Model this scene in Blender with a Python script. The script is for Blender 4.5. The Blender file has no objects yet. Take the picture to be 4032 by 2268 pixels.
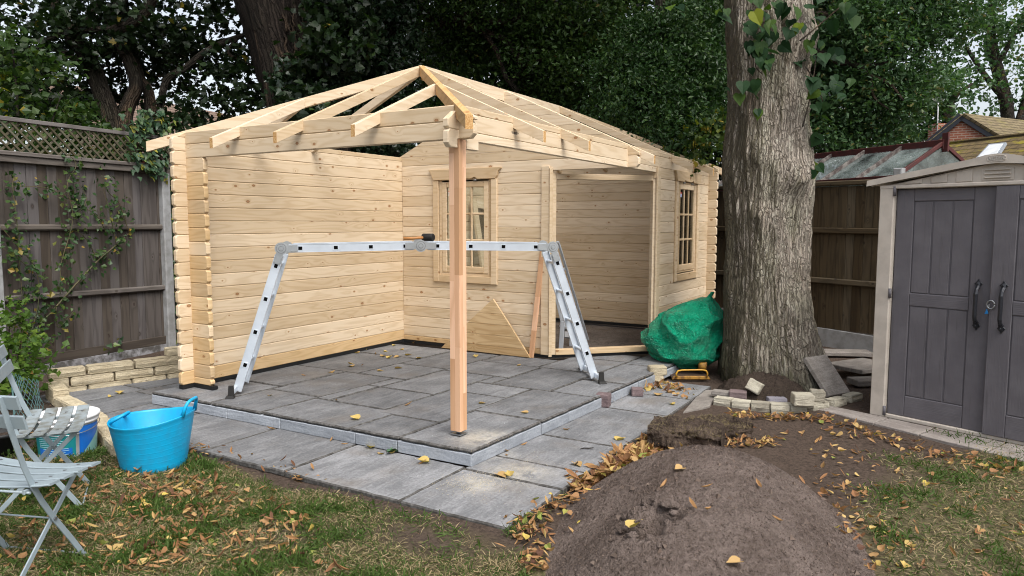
import bpy, math, random
import numpy as np
from mathutils import Vector, Matrix, noise as mno

random.seed(7)
rng = np.random.default_rng(11)
S = bpy.context.scene
COL = S.collection

# ------------------------------------------------------------------ camera
CF, CW, CH = 2862.19, 4032.0, 2268.0
CP = Vector((-3.96887, -2.83616, 1.46673))
_y, _p, _r = 0.548168, -0.0898323, 0.0018213
FW = Vector((math.cos(_p)*math.cos(_y), math.cos(_p)*math.sin(_y), math.sin(_p)))
_R = Vector((math.sin(_y), -math.cos(_y), 0)); _U = _R.cross(FW)
RT = _R*math.cos(_r) + _U*math.sin(_r); UP = -_R*math.sin(_r) + _U*math.cos(_r)
cd = bpy.data.cameras.new("camera"); cam = bpy.data.objects.new("camera", cd); COL.objects.link(cam)
cd.sensor_width = 36; cd.lens = 36*CF/CW; cd.clip_start = 0.05; cd.clip_end = 2000
cam.matrix_world = Matrix(((RT.x, UP.x, -FW.x, CP.x), (RT.y, UP.y, -FW.y, CP.y), (RT.z, UP.z, -FW.z, CP.z), (0, 0, 0, 1)))
S.camera = cam
S.render.resolution_x, S.render.resolution_y = 1024, 576
# survey helpers: where a sight line meets a level, a wall plane or a distance
def ray(u, v): return FW + RT*((u-CW/2)/CF) - UP*((v-CH/2)/CF)
def gp(u, v, z): d = ray(u, v); return CP + d*((z-CP.z)/d.z)
def pl(u, v, p, n): d = ray(u, v); n = Vector(n); return CP + d*((Vector(p)-CP).dot(n)/d.dot(n))
def far(u, v, t): return CP + ray(u, v)*t

# ------------------------------------------------------------------ world, sun, exposure
W = bpy.data.worlds.new("World"); S.world = W; W.use_nodes = True
wn = W.node_tree; bg = wn.nodes["Background"]
sky = wn.nodes.new("ShaderNodeTexSky"); sky.sky_type = 'NISHITA'; sky.sun_disc = False
SUN_EL, SUN_AZ = math.radians(56), math.atan2(-0.45, -0.9)      # azimuth measured from +Y towards +X
sky.sun_elevation = SUN_EL; sky.sun_rotation = SUN_AZ; sky.air_density = 1.0; sky.dust_density = 4.0; sky.ozone_density = 1.0
hs = wn.nodes.new("ShaderNodeHueSaturation"); hs.inputs['Saturation'].default_value = 0.38
wn.links.new(sky.outputs[0], hs.inputs['Color']); wn.links.new(hs.outputs[0], bg.inputs[0])
bg.inputs[1].default_value = 0.14
sl = bpy.data.lights.new("sun", 'SUN'); so = bpy.data.objects.new("sun", sl); COL.objects.link(so)
sl.energy = 1.6; sl.angle = math.radians(34); sl.color = (1.0, 0.96, 0.9)
sd = Vector((math.sin(SUN_AZ)*math.cos(SUN_EL), math.cos(SUN_AZ)*math.cos(SUN_EL), math.sin(SUN_EL)))
so.rotation_euler = sd.to_track_quat('Z', 'Y').to_euler(); so.location = (0, 0, 12)
S.view_settings.view_transform = 'Standard'; S.view_settings.look = 'None'
S.view_settings.exposure = 0.9; S.view_settings.gamma = 1.0
S.render.engine = 'CYCLES'
S.cycles.max_bounces = 10; S.cycles.diffuse_bounces = 7; S.cycles.transparent_max_bounces = 12; S.cycles.caustics_reflective = False; S.cycles.caustics_refractive = False
S.cycles.use_denoising = True; S.cycles.filter_width = 1.05

# ------------------------------------------------------------------ node helpers
def mat(name):
    m = bpy.data.materials.new(name); m.use_nodes = True
    t = m.node_tree; return m, t, t.nodes["Principled BSDF"]
def N(t, typ, ins=None, **kw):
    n = t.nodes.new('ShaderNode'+typ)
    for k, v in kw.items(): setattr(n, k, v)
    for k, v in (ins or {}).items():
        s = n.inputs[k]
        if isinstance(v, bpy.types.NodeSocket): t.links.new(v, s)
        else: s.default_value = v
    return n
def M(t, op, a, b=0.0, c=None):
    i = {0: a, 1: b}
    if c is not None: i[2] = c
    return N(t, 'Math', i, operation=op).outputs[0]
def sm(t, x, a, b): return N(t, 'MapRange', {'Value': x, 'From Min': a, 'From Max': b}, interpolation_type='SMOOTHSTEP').outputs[0]
def MX(t, f, a, b, blend='MIX'):
    def c(v): return (*v, 1) if isinstance(v, tuple) and len(v) == 3 else v
    n = N(t, 'Mix', {0: f, 6: c(a), 7: c(b)}, data_type='RGBA', blend_type=blend); return n.outputs[2]
def ramp(t, f, stops):
    n = t.nodes.new('ShaderNodeValToRGB'); e = n.color_ramp.elements
    while len(e) < len(stops): e.new(0.5)
    for el, (p, c) in zip(e, stops): el.position = p; el.color = (*c, 1)
    t.links.new(f, n.inputs[0]); return n.outputs[0]
def noi(t, vec, sc, det=4, rough=0.55, dist=0.0): return N(t, 'TexNoise', {'Vector': vec, 'Scale': sc, 'Detail': det, 'Roughness': rough, 'Distortion': dist}).outputs[0]
def mp(t, vec, s=(1, 1, 1), l=(0, 0, 0), r=(0, 0, 0)): return N(t, 'Mapping', {'Vector': vec, 'Scale': s, 'Location': l, 'Rotation': r}).outputs[0]
def uvn(t): return N(t, 'UVMap').outputs[0]
def obn(t): return N(t, 'NewGeometry').outputs['Position']
def tin(t): return N(t, 'Attribute', attribute_name='tint').outputs['Fac']
def bump(t, b, h, st=0.5, d=0.01): t.links.new(N(t, 'Bump', {'Height': h, 'Strength': st, 'Distance': d}).outputs[0], b.inputs['Normal'])
def setc(t, b, c, rough=0.6, spec=0.3):
    if isinstance(c, tuple): b.inputs['Base Color'].default_value = (*c, 1)
    else: t.links.new(c, b.inputs['Base Color'])
    if isinstance(rough, bpy.types.NodeSocket): t.links.new(rough, b.inputs['Roughness'])
    else: b.inputs['Roughness'].default_value = rough
    b.inputs['Specular IOR Level'].default_value = spec

def m_wood(name, light, dark, knot=(0.16, 0.075, 0.03), knots=0.55, ringf=9.0, lo=0.8, hi=1.1, ring_a=0.5, rough=0.62):
    m, t, b = mat(name); uv = uvn(t)
    n1 = noi(t, mp(t, uv, (0.75, 7, 1)), 1.0, 2.5, 0.45, 0.15)
    vo = N(t, 'TexVoronoi', {'Vector': mp(t, uv, (0.72, 1.15, 1)), 'Scale': 5.5, 'Randomness': 1.0}, voronoi_dimensions='2D')
    pick = N(t, 'SeparateColor', {0: vo.outputs['Color']})
    has = M(t, 'GREATER_THAN', pick.outputs[0], 1-knots)
    kd = vo.outputs['Distance']
    infl = M(t, 'MULTIPLY', M(t, 'POWER', 2.718, M(t, 'MULTIPLY', kd, -9.0)), has)
    rr = M(t, 'ADD', M(t, 'MULTIPLY', n1, ringf), M(t, 'MULTIPLY', infl, 1.7))
    ring = M(t, 'POWER', M(t, 'ADD', M(t, 'MULTIPLY', M(t, 'SINE', M(t, 'MULTIPLY', rr, 6.283)), 0.5), 0.5), 2.2)
    fib = noi(t, mp(t, uv, (3, 260, 1)), 1.0, 2, 0.6)
    f = M(t, 'ADD', M(t, 'MULTIPLY', ring, ring_a), M(t, 'MULTIPLY', M(t, 'SUBTRACT', fib, 0.4), 0.7))
    c = MX(t, f, light, dark)
    blotch = noi(t, mp(t, uv, (1.2, 5, 1), (3.1, 1.7, 0)), 1.0, 3)
    c = MX(t, M(t, 'MULTIPLY', blotch, 0.2), c, (light[0]*.76, light[1]*.62, light[2]*.46))
    rad = M(t, 'MULTIPLY', M(t, 'ADD', M(t, 'POWER', pick.outputs[1], 1.6), 0.30), 0.064)
    km = M(t, 'MULTIPLY', M(t, 'LESS_THAN', M(t, 'DIVIDE', kd, rad), 1.0), has)
    kring = sm(t, M(t, 'DIVIDE', kd, rad), 0.35, 1.0)
    kc = MX(t, kring, tuple(x*2.1 for x in knot), knot)
    halo = M(t, 'MULTIPLY', M(t, 'MULTIPLY', M(t, 'SUBTRACT', 1.0, sm(t, M(t, 'DIVIDE', kd, rad), 0.9, 2.2)), has), 0.4)
    c = MX(t, halo, c, (dark[0]*.92, dark[1]*.76, dark[2]*.6))
    c = MX(t, M(t, 'MULTIPLY', km, 0.82), c, kc)
    tv = N(t, 'MapRange', {'Value': tin(t), 'To Min': lo, 'To Max': hi}).outputs[0]
    c = MX(t, 1.0, c, N(t, 'CombineColor', {0: tv, 1: M(t, 'POWER', tv, 1.25), 2: M(t, 'POWER', tv, 1.7)}).outputs[0], 'MULTIPLY')
    setc(t, b, c, rough, 0.25); bump(t, b, M(t, 'ADD', fib, M(t, 'MULTIPLY', ring, 0.4)), 0.12, 0.004)
    return m
WOOD = m_wood("spruce_boards", (0.69, 0.57, 0.415), (0.545, 0.415, 0.265), ring_a=0.55, lo=0.83, hi=1.08)
WOODW = m_wood("spruce_yellow", (0.645, 0.50, 0.33), (0.50, 0.36, 0.205))
WOODO = m_wood("orange_spruce", (0.65, 0.475, 0.275), (0.50, 0.34, 0.165), lo=0.86, hi=1.12)
POSTW = m_wood("laminated_post", (0.65, 0.40, 0.245), (0.46, 0.245, 0.125), knots=0.0, ringf=4, lo=0.72, hi=1.28)
HIPW = m_wood("amber_rafter", (0.60, 0.39, 0.185), (0.40, 0.22, 0.08), knots=0.25)

def m_plain(name, c, rough=0.5, spec=0.4, metal=0.0, var=0.15, vs=6.0, bst=0.0, bsc=200.0, c2=None):
    m, t, b = mat(name); p = obn(t)
    n = noi(t, p, vs, 5)
    k2 = c2 or tuple(x*(1-var) for x in c)
    cc = MX(t, sm(t, n, 0.35, 0.7), c, k2)
    setc(t, b, cc, rough, spec); b.inputs['Metallic'].default_value = metal
    if bst: bump(t, b, noi(t, p, bsc, 3), bst, 0.004)
    return m
BLACK = m_plain("black_membrane", (0.012, 0.013, 0.014), 0.55, 0.3)
RUBBER = m_plain("black_rubber", (0.016, 0.015, 0.014), 0.6, 0.35)
ENDG = m_plain("sawn_end_grain", (0.42, 0.22, 0.08), 0.8, 0.1, vs=120, c2=(0.62, 0.42, 0.2))
ALU = m_plain("dull_aluminium", (0.66, 0.72, 0.79), 0.34, 0.5, 0.4, 0.12, 5, 0.03, 60)
ZINC = m_plain("zinc_plate", (0.50, 0.53, 0.55), 0.3, 0.5, 0.7, 0.12, 12)
STEEL = m_plain("steel", (0.35, 0.36, 0.37), 0.4, 0.5, 0.9, 0.2, 30)
CHAIRP = m_plain("pale_blue_grey_paint", (0.26, 0.315, 0.345), 0.42, 0.4, 0.0, 0.12, 9)
DIRTYP = m_plain("stained_chair_paint", (0.25, 0.29, 0.31), 0.5, 0.35, 0.0, 0.2, 16, c2=(0.15, 0.15, 0.13))
TRUGM = m_plain("cyan_plastic", (0.004, 0.33, 0.60), 0.40, 0.4, 0.0, 0.08, 18, 0.03, 90, c2=(0.012, 0.29, 0.52))
WHITEP = m_plain("white_plastic", (0.70, 0.71, 0.72), 0.4, 0.4, 0, 0.08)
YELLOWP = m_plain("yellow_machine_paint", (0.36, 0.19, 0.035), 0.6, 0.3, 0, 0.6, 22, c2=(0.12, 0.06, 0.025))
BEIGE = m_plain("beige_plastic", (0.51, 0.46, 0.40), 0.6, 0.3, 0, 0.12, 7, 0.05, 160, c2=(0.42, 0.375, 0.325))
CONC = m_plain("grey_concrete", (0.31, 0.315, 0.32), 0.85, 0.15, 0, 0.3, 9, 0.25, 70, c2=(0.22, 0.22, 0.215))
GRAVELB = m_plain("blotched_gravel_board", (0.10, 0.095, 0.09), 0.9, 0.1, 0, 0.3, 13, 0.7, 45, c2=(0.34, 0.34, 0.36))
DARKRED = m_plain("peeling_dark_red_paint", (0.085, 0.022, 0.02), 0.6, 0.3, 0, 0.3, 14, c2=(0.05, 0.02, 0.018))
PEELW = m_plain("peeled_bar_paint", (0.06, 0.045, 0.042), 0.7, 0.2, 0, 0.3, 12, c2=(0.20, 0.185, 0.17))
SLATEBLK = m_plain("black_bargeboard", (0.02, 0.024, 0.034), 0.5, 0.4)
RED = m_plain("sticker_red", (0.55, 0.02, 0.03), 0.5); STWHITE = m_plain("sticker_white", (0.75, 0.77, 0.8), 0.5); STBLUE = m_plain("sticker_blue", (0.25, 0.35, 0.7), 0.5)
TEAL = m_plain("label_teal", (0.01, 0.20, 0.22), 0.4); BLUE = m_plain("label_blue", (0.01, 0.13, 0.50), 0.35); SAGE = m_plain("label_pale_green", (0.20, 0.40, 0.38), 0.4, c2=(0.15, 0.33, 0.32))
WIREG = m_plain("green_wire", (0.05, 0.11, 0.11), 0.5)
HANDLEM = m_plain("black_iron_handle", (0.018, 0.02, 0.027), 0.35, 0.5, 0.3, bst=0.3, bsc=60)
MEMBR = BLACK

def m_glass(name, tintc=(0.92, 0.96, 0.95), dirt=0.0, refl=0.14):
    m, t, b = mat(name); out = t.nodes['Material Output']
    fr = N(t, 'Fresnel', {'IOR': 1.5}).outputs[0]
    tr = N(t, 'BsdfTransparent', {'Color': (*tintc, 1)}).outputs[0]
    gl = N(t, 'BsdfGlossy', {'Roughness': 0.03}).outputs[0]
    mx = N(t, 'MixShader', {0: M(t, 'ADD', M(t, 'MULTIPLY', fr, 0.9), refl*0.3), 1: tr, 2: gl}).outputs[0]
    if dirt:
        n = noi(t, obn(t), 2.2, 8, 0.7); sp = noi(t, obn(t), 9, 4, 0.6, 1.5)
        df = N(t, 'BsdfDiffuse', {'Color': MX(t, sm(t, sp, 0.68, 0.71), (0.40, 0.46, 0.45), (0.65, 0.68, 0.69))}).outputs[0]
        f = M(t, 'MAXIMUM', M(t, 'MULTIPLY', sm(t, n, 0.25, 0.75), dirt), M(t, 'MULTIPLY', sm(t, sp, 0.68, 0.71), 0.85))
        mx = N(t, 'MixShader', {0: f, 1: mx, 2: df}).outputs[0]
    t.links.new(mx, out.inputs[0]); return m
GLASS = m_glass("window_glass")
DIRTYG = m_glass("dirty_greenhouse_glass", (0.88, 0.95, 0.93), 0.42)

def m_stone(name, c1, c2, warm=0.0, sc=1.0, bst=0.55, dust=False):
    m, t, b = mat(name); uv = uvn(t)
    n1 = noi(t, uv, 3.2*sc, 7, 0.62, 0.4)
    st = noi(t, mp(t, uv, (2.2, 11, 1), r=(0, 0, 0.25)), 1.6*sc, 6, 0.65, 0.9)
    fine = noi(t, uv, 55*sc, 4, 0.65)
    f = M(t, 'ADD', M(t, 'MULTIPLY', n1, 0.55), M(t, 'ADD', M(t, 'MULTIPLY', st, 0.45), M(t, 'MULTIPLY', M(t, 'SUBTRACT', fine, 0.5), 0.5)))
    c = MX(t, sm(t, f, 0.36, 0.68), c1, c2)
    c = MX(t, M(t, 'MULTIPLY', sm(t, noi(t, uv, 1.7, 5, 0.6), 0.5, 0.72), 0.45+warm), c, (0.15, 0.125, 0.10))
    c = MX(t, M(t, 'MULTIPLY', sm(t, noi(t, mp(t, uv, (1, 1, 1), (4, 9, 0)), 6.5, 7, 0.75), 0.60, 0.72), 0.6), c, tuple(x*0.5 for x in c1))
    c = MX(t, M(t, 'MULTIPLY', sm(t, noi(t, uv, 24, 3, 0.6, 2.0), 0.68, 0.74), 0.5), c, (0.52, 0.53, 0.54))
    if dust:
        p = obn(t); d = N(t, 'VectorMath', {0: p, 1: (0.06, -0.17, 0.0)}, operation='DISTANCE').outputs['Value']
        d2 = N(t, 'VectorMath', {0: p, 1: (-0.42, -0.42, -0.11)}, operation='DISTANCE').outputs['Value']
        d3 = N(t, 'VectorMath', {0: p, 1: (-0.12, -0.55, -0.11)}, operation='DISTANCE').outputs['Value']
        nn = noi(t, p, 7, 6, 0.7)
        def q(dd, r): return M(t, 'MULTIPLY', M(t, 'SUBTRACT', 1.0, sm(t, dd, 0.02, r)), sm(t, nn, 0.34, 0.62))
        f2 = M(t, 'MAXIMUM', q(d, 0.33), M(t, 'MULTIPLY', M(t, 'MAXIMUM', q(d2, 0.24), q(d3, 0.34)), 0.75))
        c = MX(t, M(t, 'MULTIPLY', f2, 0.42), c, (0.60, 0.55, 0.45))
    tv = N(t, 'MapRange', {'Value': tin(t), 'To Min': 0.84, 'To Max': 1.16}).outputs[0]
    c = MX(t, 1.0, c, N(t, 'CombineColor', {0: tv, 1: tv, 2: tv}).outputs[0], 'MULTIPLY')
    setc(t, b, c, 0.72, 0.25)
    bump(t, b, M(t, 'ADD', M(t, 'MULTIPLY', st, 1.0), M(t, 'ADD', M(t, 'MULTIPLY', n1, 0.6), M(t, 'MULTIPLY', fine, 0.22))), bst, 0.02)
    return m
SLAB = m_stone("riven_grey_slab", (0.125, 0.128, 0.134), (0.235, 0.238, 0.246), dust=True)
SLABD = m_stone("dirty_dark_slab", (0.105, 0.108, 0.114), (0.205, 0.209, 0.217), -0.05, dust=True)
JOINT = m_plain("dark_joint_edge", (0.055, 0.052, 0.048), 0.9, 0.1, 0, 0.4, 30, 0.3, 80, c2=(0.13, 0.125, 0.12))  # darker than the slab faces, set on all slab sides and bevels
RISER = m_stone("pale_grey_riser", (0.24, 0.26, 0.29), (0.36, 0.385, 0.42), -0.35, 1.0, 0.4)
BUFFP = m_stone("buff_path_slab", (0.20, 0.175, 0.16), (0.31, 0.28, 0.255), 0.1)
BLOCK = m_stone("buff_walling_block", (0.40, 0.335, 0.225), (0.56, 0.49, 0.35), -0.2, 2.0, 1.0)
BLOCKG = m_stone("grey_buff_block", (0.33, 0.30, 0.235), (0.50, 0.47, 0.38), -0.1, 2.2, 1.0)
PURP = m_stone("purple_paver", (0.115, 0.082, 0.085), (0.20, 0.15, 0.15), -0.1, 2.0, 0.6)
PAVG = m_stone("brown_grey_slab", (0.165, 0.147, 0.132), (0.28, 0.255, 0.23), 0.0, 1.6, 0.5)

def m_soil(name, c1, c2, sc=1.0, bst=0.9):
    m, t, b = mat(name); p = obn(t)
    a = noi(t, p, 3.0, 6, 0.6); g = noi(t, p, 42*sc, 5, 0.8); g2 = noi(t, p, 120*sc, 3, 0.75)
    c = MX(t, sm(t, M(t, 'ADD', M(t, 'MULTIPLY', a, 0.5), M(t, 'MULTIPLY', g, 0.5)), 0.36, 0.64), c1, c2)
    c = MX(t, M(t, 'MULTIPLY', sm(t, noi(t, p, 1.1, 3, .5), .5, .66), .4), c, tuple(x*.55 for x in c1))
    c = MX(t, M(t, 'MULTIPLY', sm(t, g2, 0.70, 0.76), 0.7), c, (0.36, 0.31, 0.26))
    c = MX(t, M(t, 'MULTIPLY', sm(t, M(t, 'ADD', M(t, 'MULTIPLY', g2, .5), M(t, 'MULTIPLY', g, .5)), 0.47, 0.38), 0.75), c, tuple(x*0.3 for x in c1))  # low grains darkened in the colour to stand for shade in the pits
    setc(t, b, c, 0.95, 0.08); bump(t, b, M(t, 'ADD', g, M(t, 'MULTIPLY', g2, 0.6)), bst, 0.05); return m
SOILM = m_soil("mound_topsoil", (0.148, 0.112, 0.094), (0.315, 0.252, 0.22), 0.85, 1.0)
SOILD = m_soil("dark_garden_soil", (0.055, 0.042, 0.034), (0.105, 0.08, 0.064), 0.8)
def m_ground():
    m, t, b = mat("worn_lawn_ground"); p = obn(t)
    a = noi(t, p, 1.4, 5, 0.6); g = noi(t, mp(t, p, (1, 1, 1)), 45, 6, 0.75); s = noi(t, mp(t, p, (70, 18, 1), r=(0, 0, 0.6)), 1.0, 5, 0.7, 0.6)
    soil = MX(t, sm(t, g, 0.35, 0.65), (0.055, 0.042, 0.034), (0.115, 0.085, 0.068))
    th = MX(t, sm(t, s, 0.35, 0.65), (0.075, 0.062, 0.035), (0.26, 0.21, 0.125))
    th = MX(t, M(t, 'MULTIPLY', sm(t, g, 0.42, 0.6), 0.6), th, (0.055, 0.075, 0.022))
    at = N(t, 'Attribute', attribute_name='lawn').outputs['Fac']
    c = MX(t, at, soil, th)
    setc(t, b, c, 0.95, 0.05); bump(t, b, M(t, 'ADD', g, s), 0.9, 0.02); return m
GROUND = m_ground()

def m_bark(name, c1, c2, moss, mossy=0.5, ru=26.0, rv=4.2, side=0.0):
    m, t, b = mat(name); uv = uvn(t)
    w = noi(t, mp(t, uv, (6, 3, 1)), 1.0, 4)
    wv = N(t, 'VectorMath', {0: uv, 1: N(t, 'CombineXYZ', {0: M(t, 'MULTIPLY', w, 0.10), 1: w}).outputs[0]}, operation='ADD').outputs[0]
    r = noi(t, mp(t, wv, (ru, rv, 1)), 1.0, 6, 0.66, 0.7); f = noi(t, mp(t, uv, (140, 60, 1)), 1.0, 4, 0.7)
    c = MX(t, sm(t, M(t, 'ADD', M(t, 'MULTIPLY', r, 0.8), M(t, 'MULTIPLY', f, 0.2)), 0.33, 0.64), c1, c2)
    big = noi(t, mp(t, uv, (2.3, 1.1, 1)), 1.0, 5, 0.6)
    c = MX(t, M(t, 'MULTIPLY', sm(t, big, 0.42, 0.68), mossy), c, moss)
    c = MX(t, M(t, 'MULTIPLY', sm(t, noi(t, mp(t, uv, (3.4, 0.9, 1), (7, 2, 0)), 1.0, 5, 0.6), 0.54, 0.72), 0.6), c, (0.25, 0.17, 0.11))
    c = MX(t, M(t, 'MULTIPLY', sm(t, noi(t, mp(t, uv, (9, 5, 1)), 1.3, 6, 0.7), 0.52, 0.66), 0.7), c, (c2[0]*1.1, c2[1]*1.18, c2[2]*1.15))
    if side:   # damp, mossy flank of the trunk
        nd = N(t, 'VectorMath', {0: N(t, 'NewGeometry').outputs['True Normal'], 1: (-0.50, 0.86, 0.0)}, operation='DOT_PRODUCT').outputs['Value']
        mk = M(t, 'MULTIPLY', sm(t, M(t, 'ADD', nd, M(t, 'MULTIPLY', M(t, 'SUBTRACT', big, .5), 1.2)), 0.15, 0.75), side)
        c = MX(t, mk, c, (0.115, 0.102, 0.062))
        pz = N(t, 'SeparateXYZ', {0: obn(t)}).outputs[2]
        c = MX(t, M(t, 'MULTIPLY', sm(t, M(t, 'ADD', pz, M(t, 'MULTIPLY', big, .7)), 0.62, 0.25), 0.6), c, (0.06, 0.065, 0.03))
    vo = N(t, 'TexVoronoi', {'Vector': mp(t, N(t, 'VectorMath', {0: wv, 1: N(t, 'CombineXYZ', {0: M(t, 'MULTIPLY', noi(t, mp(t, uv, (20, 12, 1)), 1.0, 4, .7), .035), 1: M(t, 'MULTIPLY', noi(t, mp(t, uv, (11, 9, 1), (4, 4, 0)), 1.0, 4, .7), .12)}).outputs[0]}, operation='ADD').outputs[0], (ru*1.05, rv*.75, 1)), 'Scale': 1.0}, feature='DISTANCE_TO_EDGE', voronoi_dimensions='2D').outputs['Distance']
    crk = sm(t, vo, 0.02, 0.22)
    fz = noi(t, mp(t, wv, (ru*1.5, rv*1.1, 1), (5, 3, 0)), 1.0, 5, 0.6, 0.8)
    c = MX(t, M(t, 'MULTIPLY', sm(t, r, 0.45, 0.33), 0.75), c, tuple(x*0.3 for x in c1))
    c = MX(t, M(t, 'MULTIPLY', sm(t, M(t, 'ABSOLUTE', M(t, 'SUBTRACT', fz, 0.5)), 0.025, 0.0), 0.55), c, tuple(x*0.3 for x in c1))
    c = MX(t, M(t, 'MULTIPLY', M(t, 'SUBTRACT', 1.0, crk), 0.5), c, tuple(x*0.45 for x in c1))
    setc(t, b, c, 0.9, 0.12); bump(t, b, M(t, 'ADD', M(t, 'MULTIPLY', r, .7), M(t, 'ADD', M(t, 'MULTIPLY', f, 0.3), M(t, 'MULTIPLY', crk, .55))), 1.0, 0.06); return m
BARKL = m_bark("lime_bark", (0.255, 0.212, 0.168), (0.535, 0.475, 0.40), (0.29, 0.30, 0.20), 0.6, 34, 9.5, side=0.85)
BARKD = m_bark("dark_bark", (0.028, 0.023, 0.019), (0.085, 0.07, 0.057), (0.05, 0.055, 0.03))
BARKI = m_bark("ivy_rooted_bark", (0.015, 0.012, 0.010), (0.05, 0.038, 0.031), (0.05, 0.045, 0.03), 0.3, 18, 2.0)

def m_leaf(name, stops, tr=0.3, rough=0.45, spec=0.3, trc=None):
    m, t, b = mat(name); out = t.nodes['Material Output']
    c = ramp(t, tin(t), stops)
    uvv = noi(t, obn(t), 40, 3)
    c = MX(t, M(t, 'MULTIPLY', uvv, 0.4), c, MX(t, 1.0, c, (0.45, 0.45, 0.4), 'MULTIPLY'))
    setc(t, b, c, rough, spec)
    tl = N(t, 'BsdfTranslucent', {'Color': MX(t, 1.0, c, (1.25, 1.5, 0.6), 'MULTIPLY')}).outputs[0]
    t.links.new(N(t, 'MixShader', {0: tr, 1: b.outputs[0], 2: tl}).outputs[0], out.inputs[0]); return m
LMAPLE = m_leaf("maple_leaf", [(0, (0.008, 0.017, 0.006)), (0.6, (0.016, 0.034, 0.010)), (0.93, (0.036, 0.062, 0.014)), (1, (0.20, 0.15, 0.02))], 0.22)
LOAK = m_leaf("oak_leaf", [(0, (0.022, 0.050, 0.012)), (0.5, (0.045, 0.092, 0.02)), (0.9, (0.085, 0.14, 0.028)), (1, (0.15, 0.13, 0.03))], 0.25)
LOAKR = m_leaf("oak_leaf_lit_tone", [(0, (0.030, 0.072, 0.032)), (0.5, (0.060, 0.125, 0.052)), (0.9, (0.10, 0.175, 0.065)), (1, (0.16, 0.15, 0.05))], 0.3)  # lighter copy of the oak leaf, stronger light put into its colour
LHOLLY = m_leaf("holly_leaf", [(0, (0.013, 0.038, 0.010)), (0.6, (0.032, 0.078, 0.018)), (1, (0.075, 0.13, 0.028))], 0.15, 0.42, 0.3)
LIVY = m_leaf("ivy_leaf", [(0, (0.010, 0.024, 0.010)), (0.7, (0.022, 0.045, 0.018)), (1, (0.06, 0.085, 0.022))], 0.12, 0.32, 0.5)
LIVYV = m_leaf("variegated_ivy_leaf", [(0, (0.025, 0.06, 0.03)), (0.6, (0.05, 0.095, 0.05)), (0.85, (0.11, 0.16, 0.04)), (1, (0.33, 0.30, 0.05))], 0.15, 0.4)
LLIME = m_leaf("lime_tree_leaf", [(0, (0.010, 0.030, 0.012)), (0.5, (0.020, 0.052, 0.018)), (0.8, (0.07, 0.12, 0.012)), (1, (0.20, 0.22, 0.02))], 0.25, 0.55, 0.12)
LROSE = m_leaf("rose_leaf", [(0, (0.018, 0.045, 0.016)), (0.5, (0.035, 0.08, 0.024)), (0.85, (0.09, 0.13, 0.03)), (1, (0.30, 0.20, 0.04))], 0.25)
LSHRUB = m_leaf("shrub_leaf", [(0, (0.035, 0.075, 0.015)), (0.5, (0.08, 0.15, 0.025)), (0.9, (0.16, 0.24, 0.04)), (1, (0.26, 0.16, 0.05))], 0.35)
LBUSH = m_leaf("bush_leaf", [(0, (0.016, 0.036, 0.010)), (0.5, (0.034, 0.070, 0.016)), (0.9, (0.08, 0.12, 0.02)), (1, (0.28, 0.22, 0.03))], 0.3)
LFALL = m_leaf("fallen_leaf", [(0, (0.11, 0.055, 0.036)), (0.28, (0.29, 0.145, 0.068)), (0.55, (0.42, 0.25, 0.115)), (0.8, (0.52, 0.37, 0.15)), (0.93, (0.55, 0.42, 0.10)), (1, (0.25, 0.28, 0.07))], 0.18, 0.7, 0.2)
LGRASS = m_leaf("grass_blade", [(0, (0.04, 0.08, 0.014)), (0.45, (0.075, 0.125, 0.026)), (0.6, (0.15, 0.14, 0.06)), (0.8, (0.30, 0.235, 0.135)), (1, (0.42, 0.33, 0.20))], 0.25, 0.6, 0.2)

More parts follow.
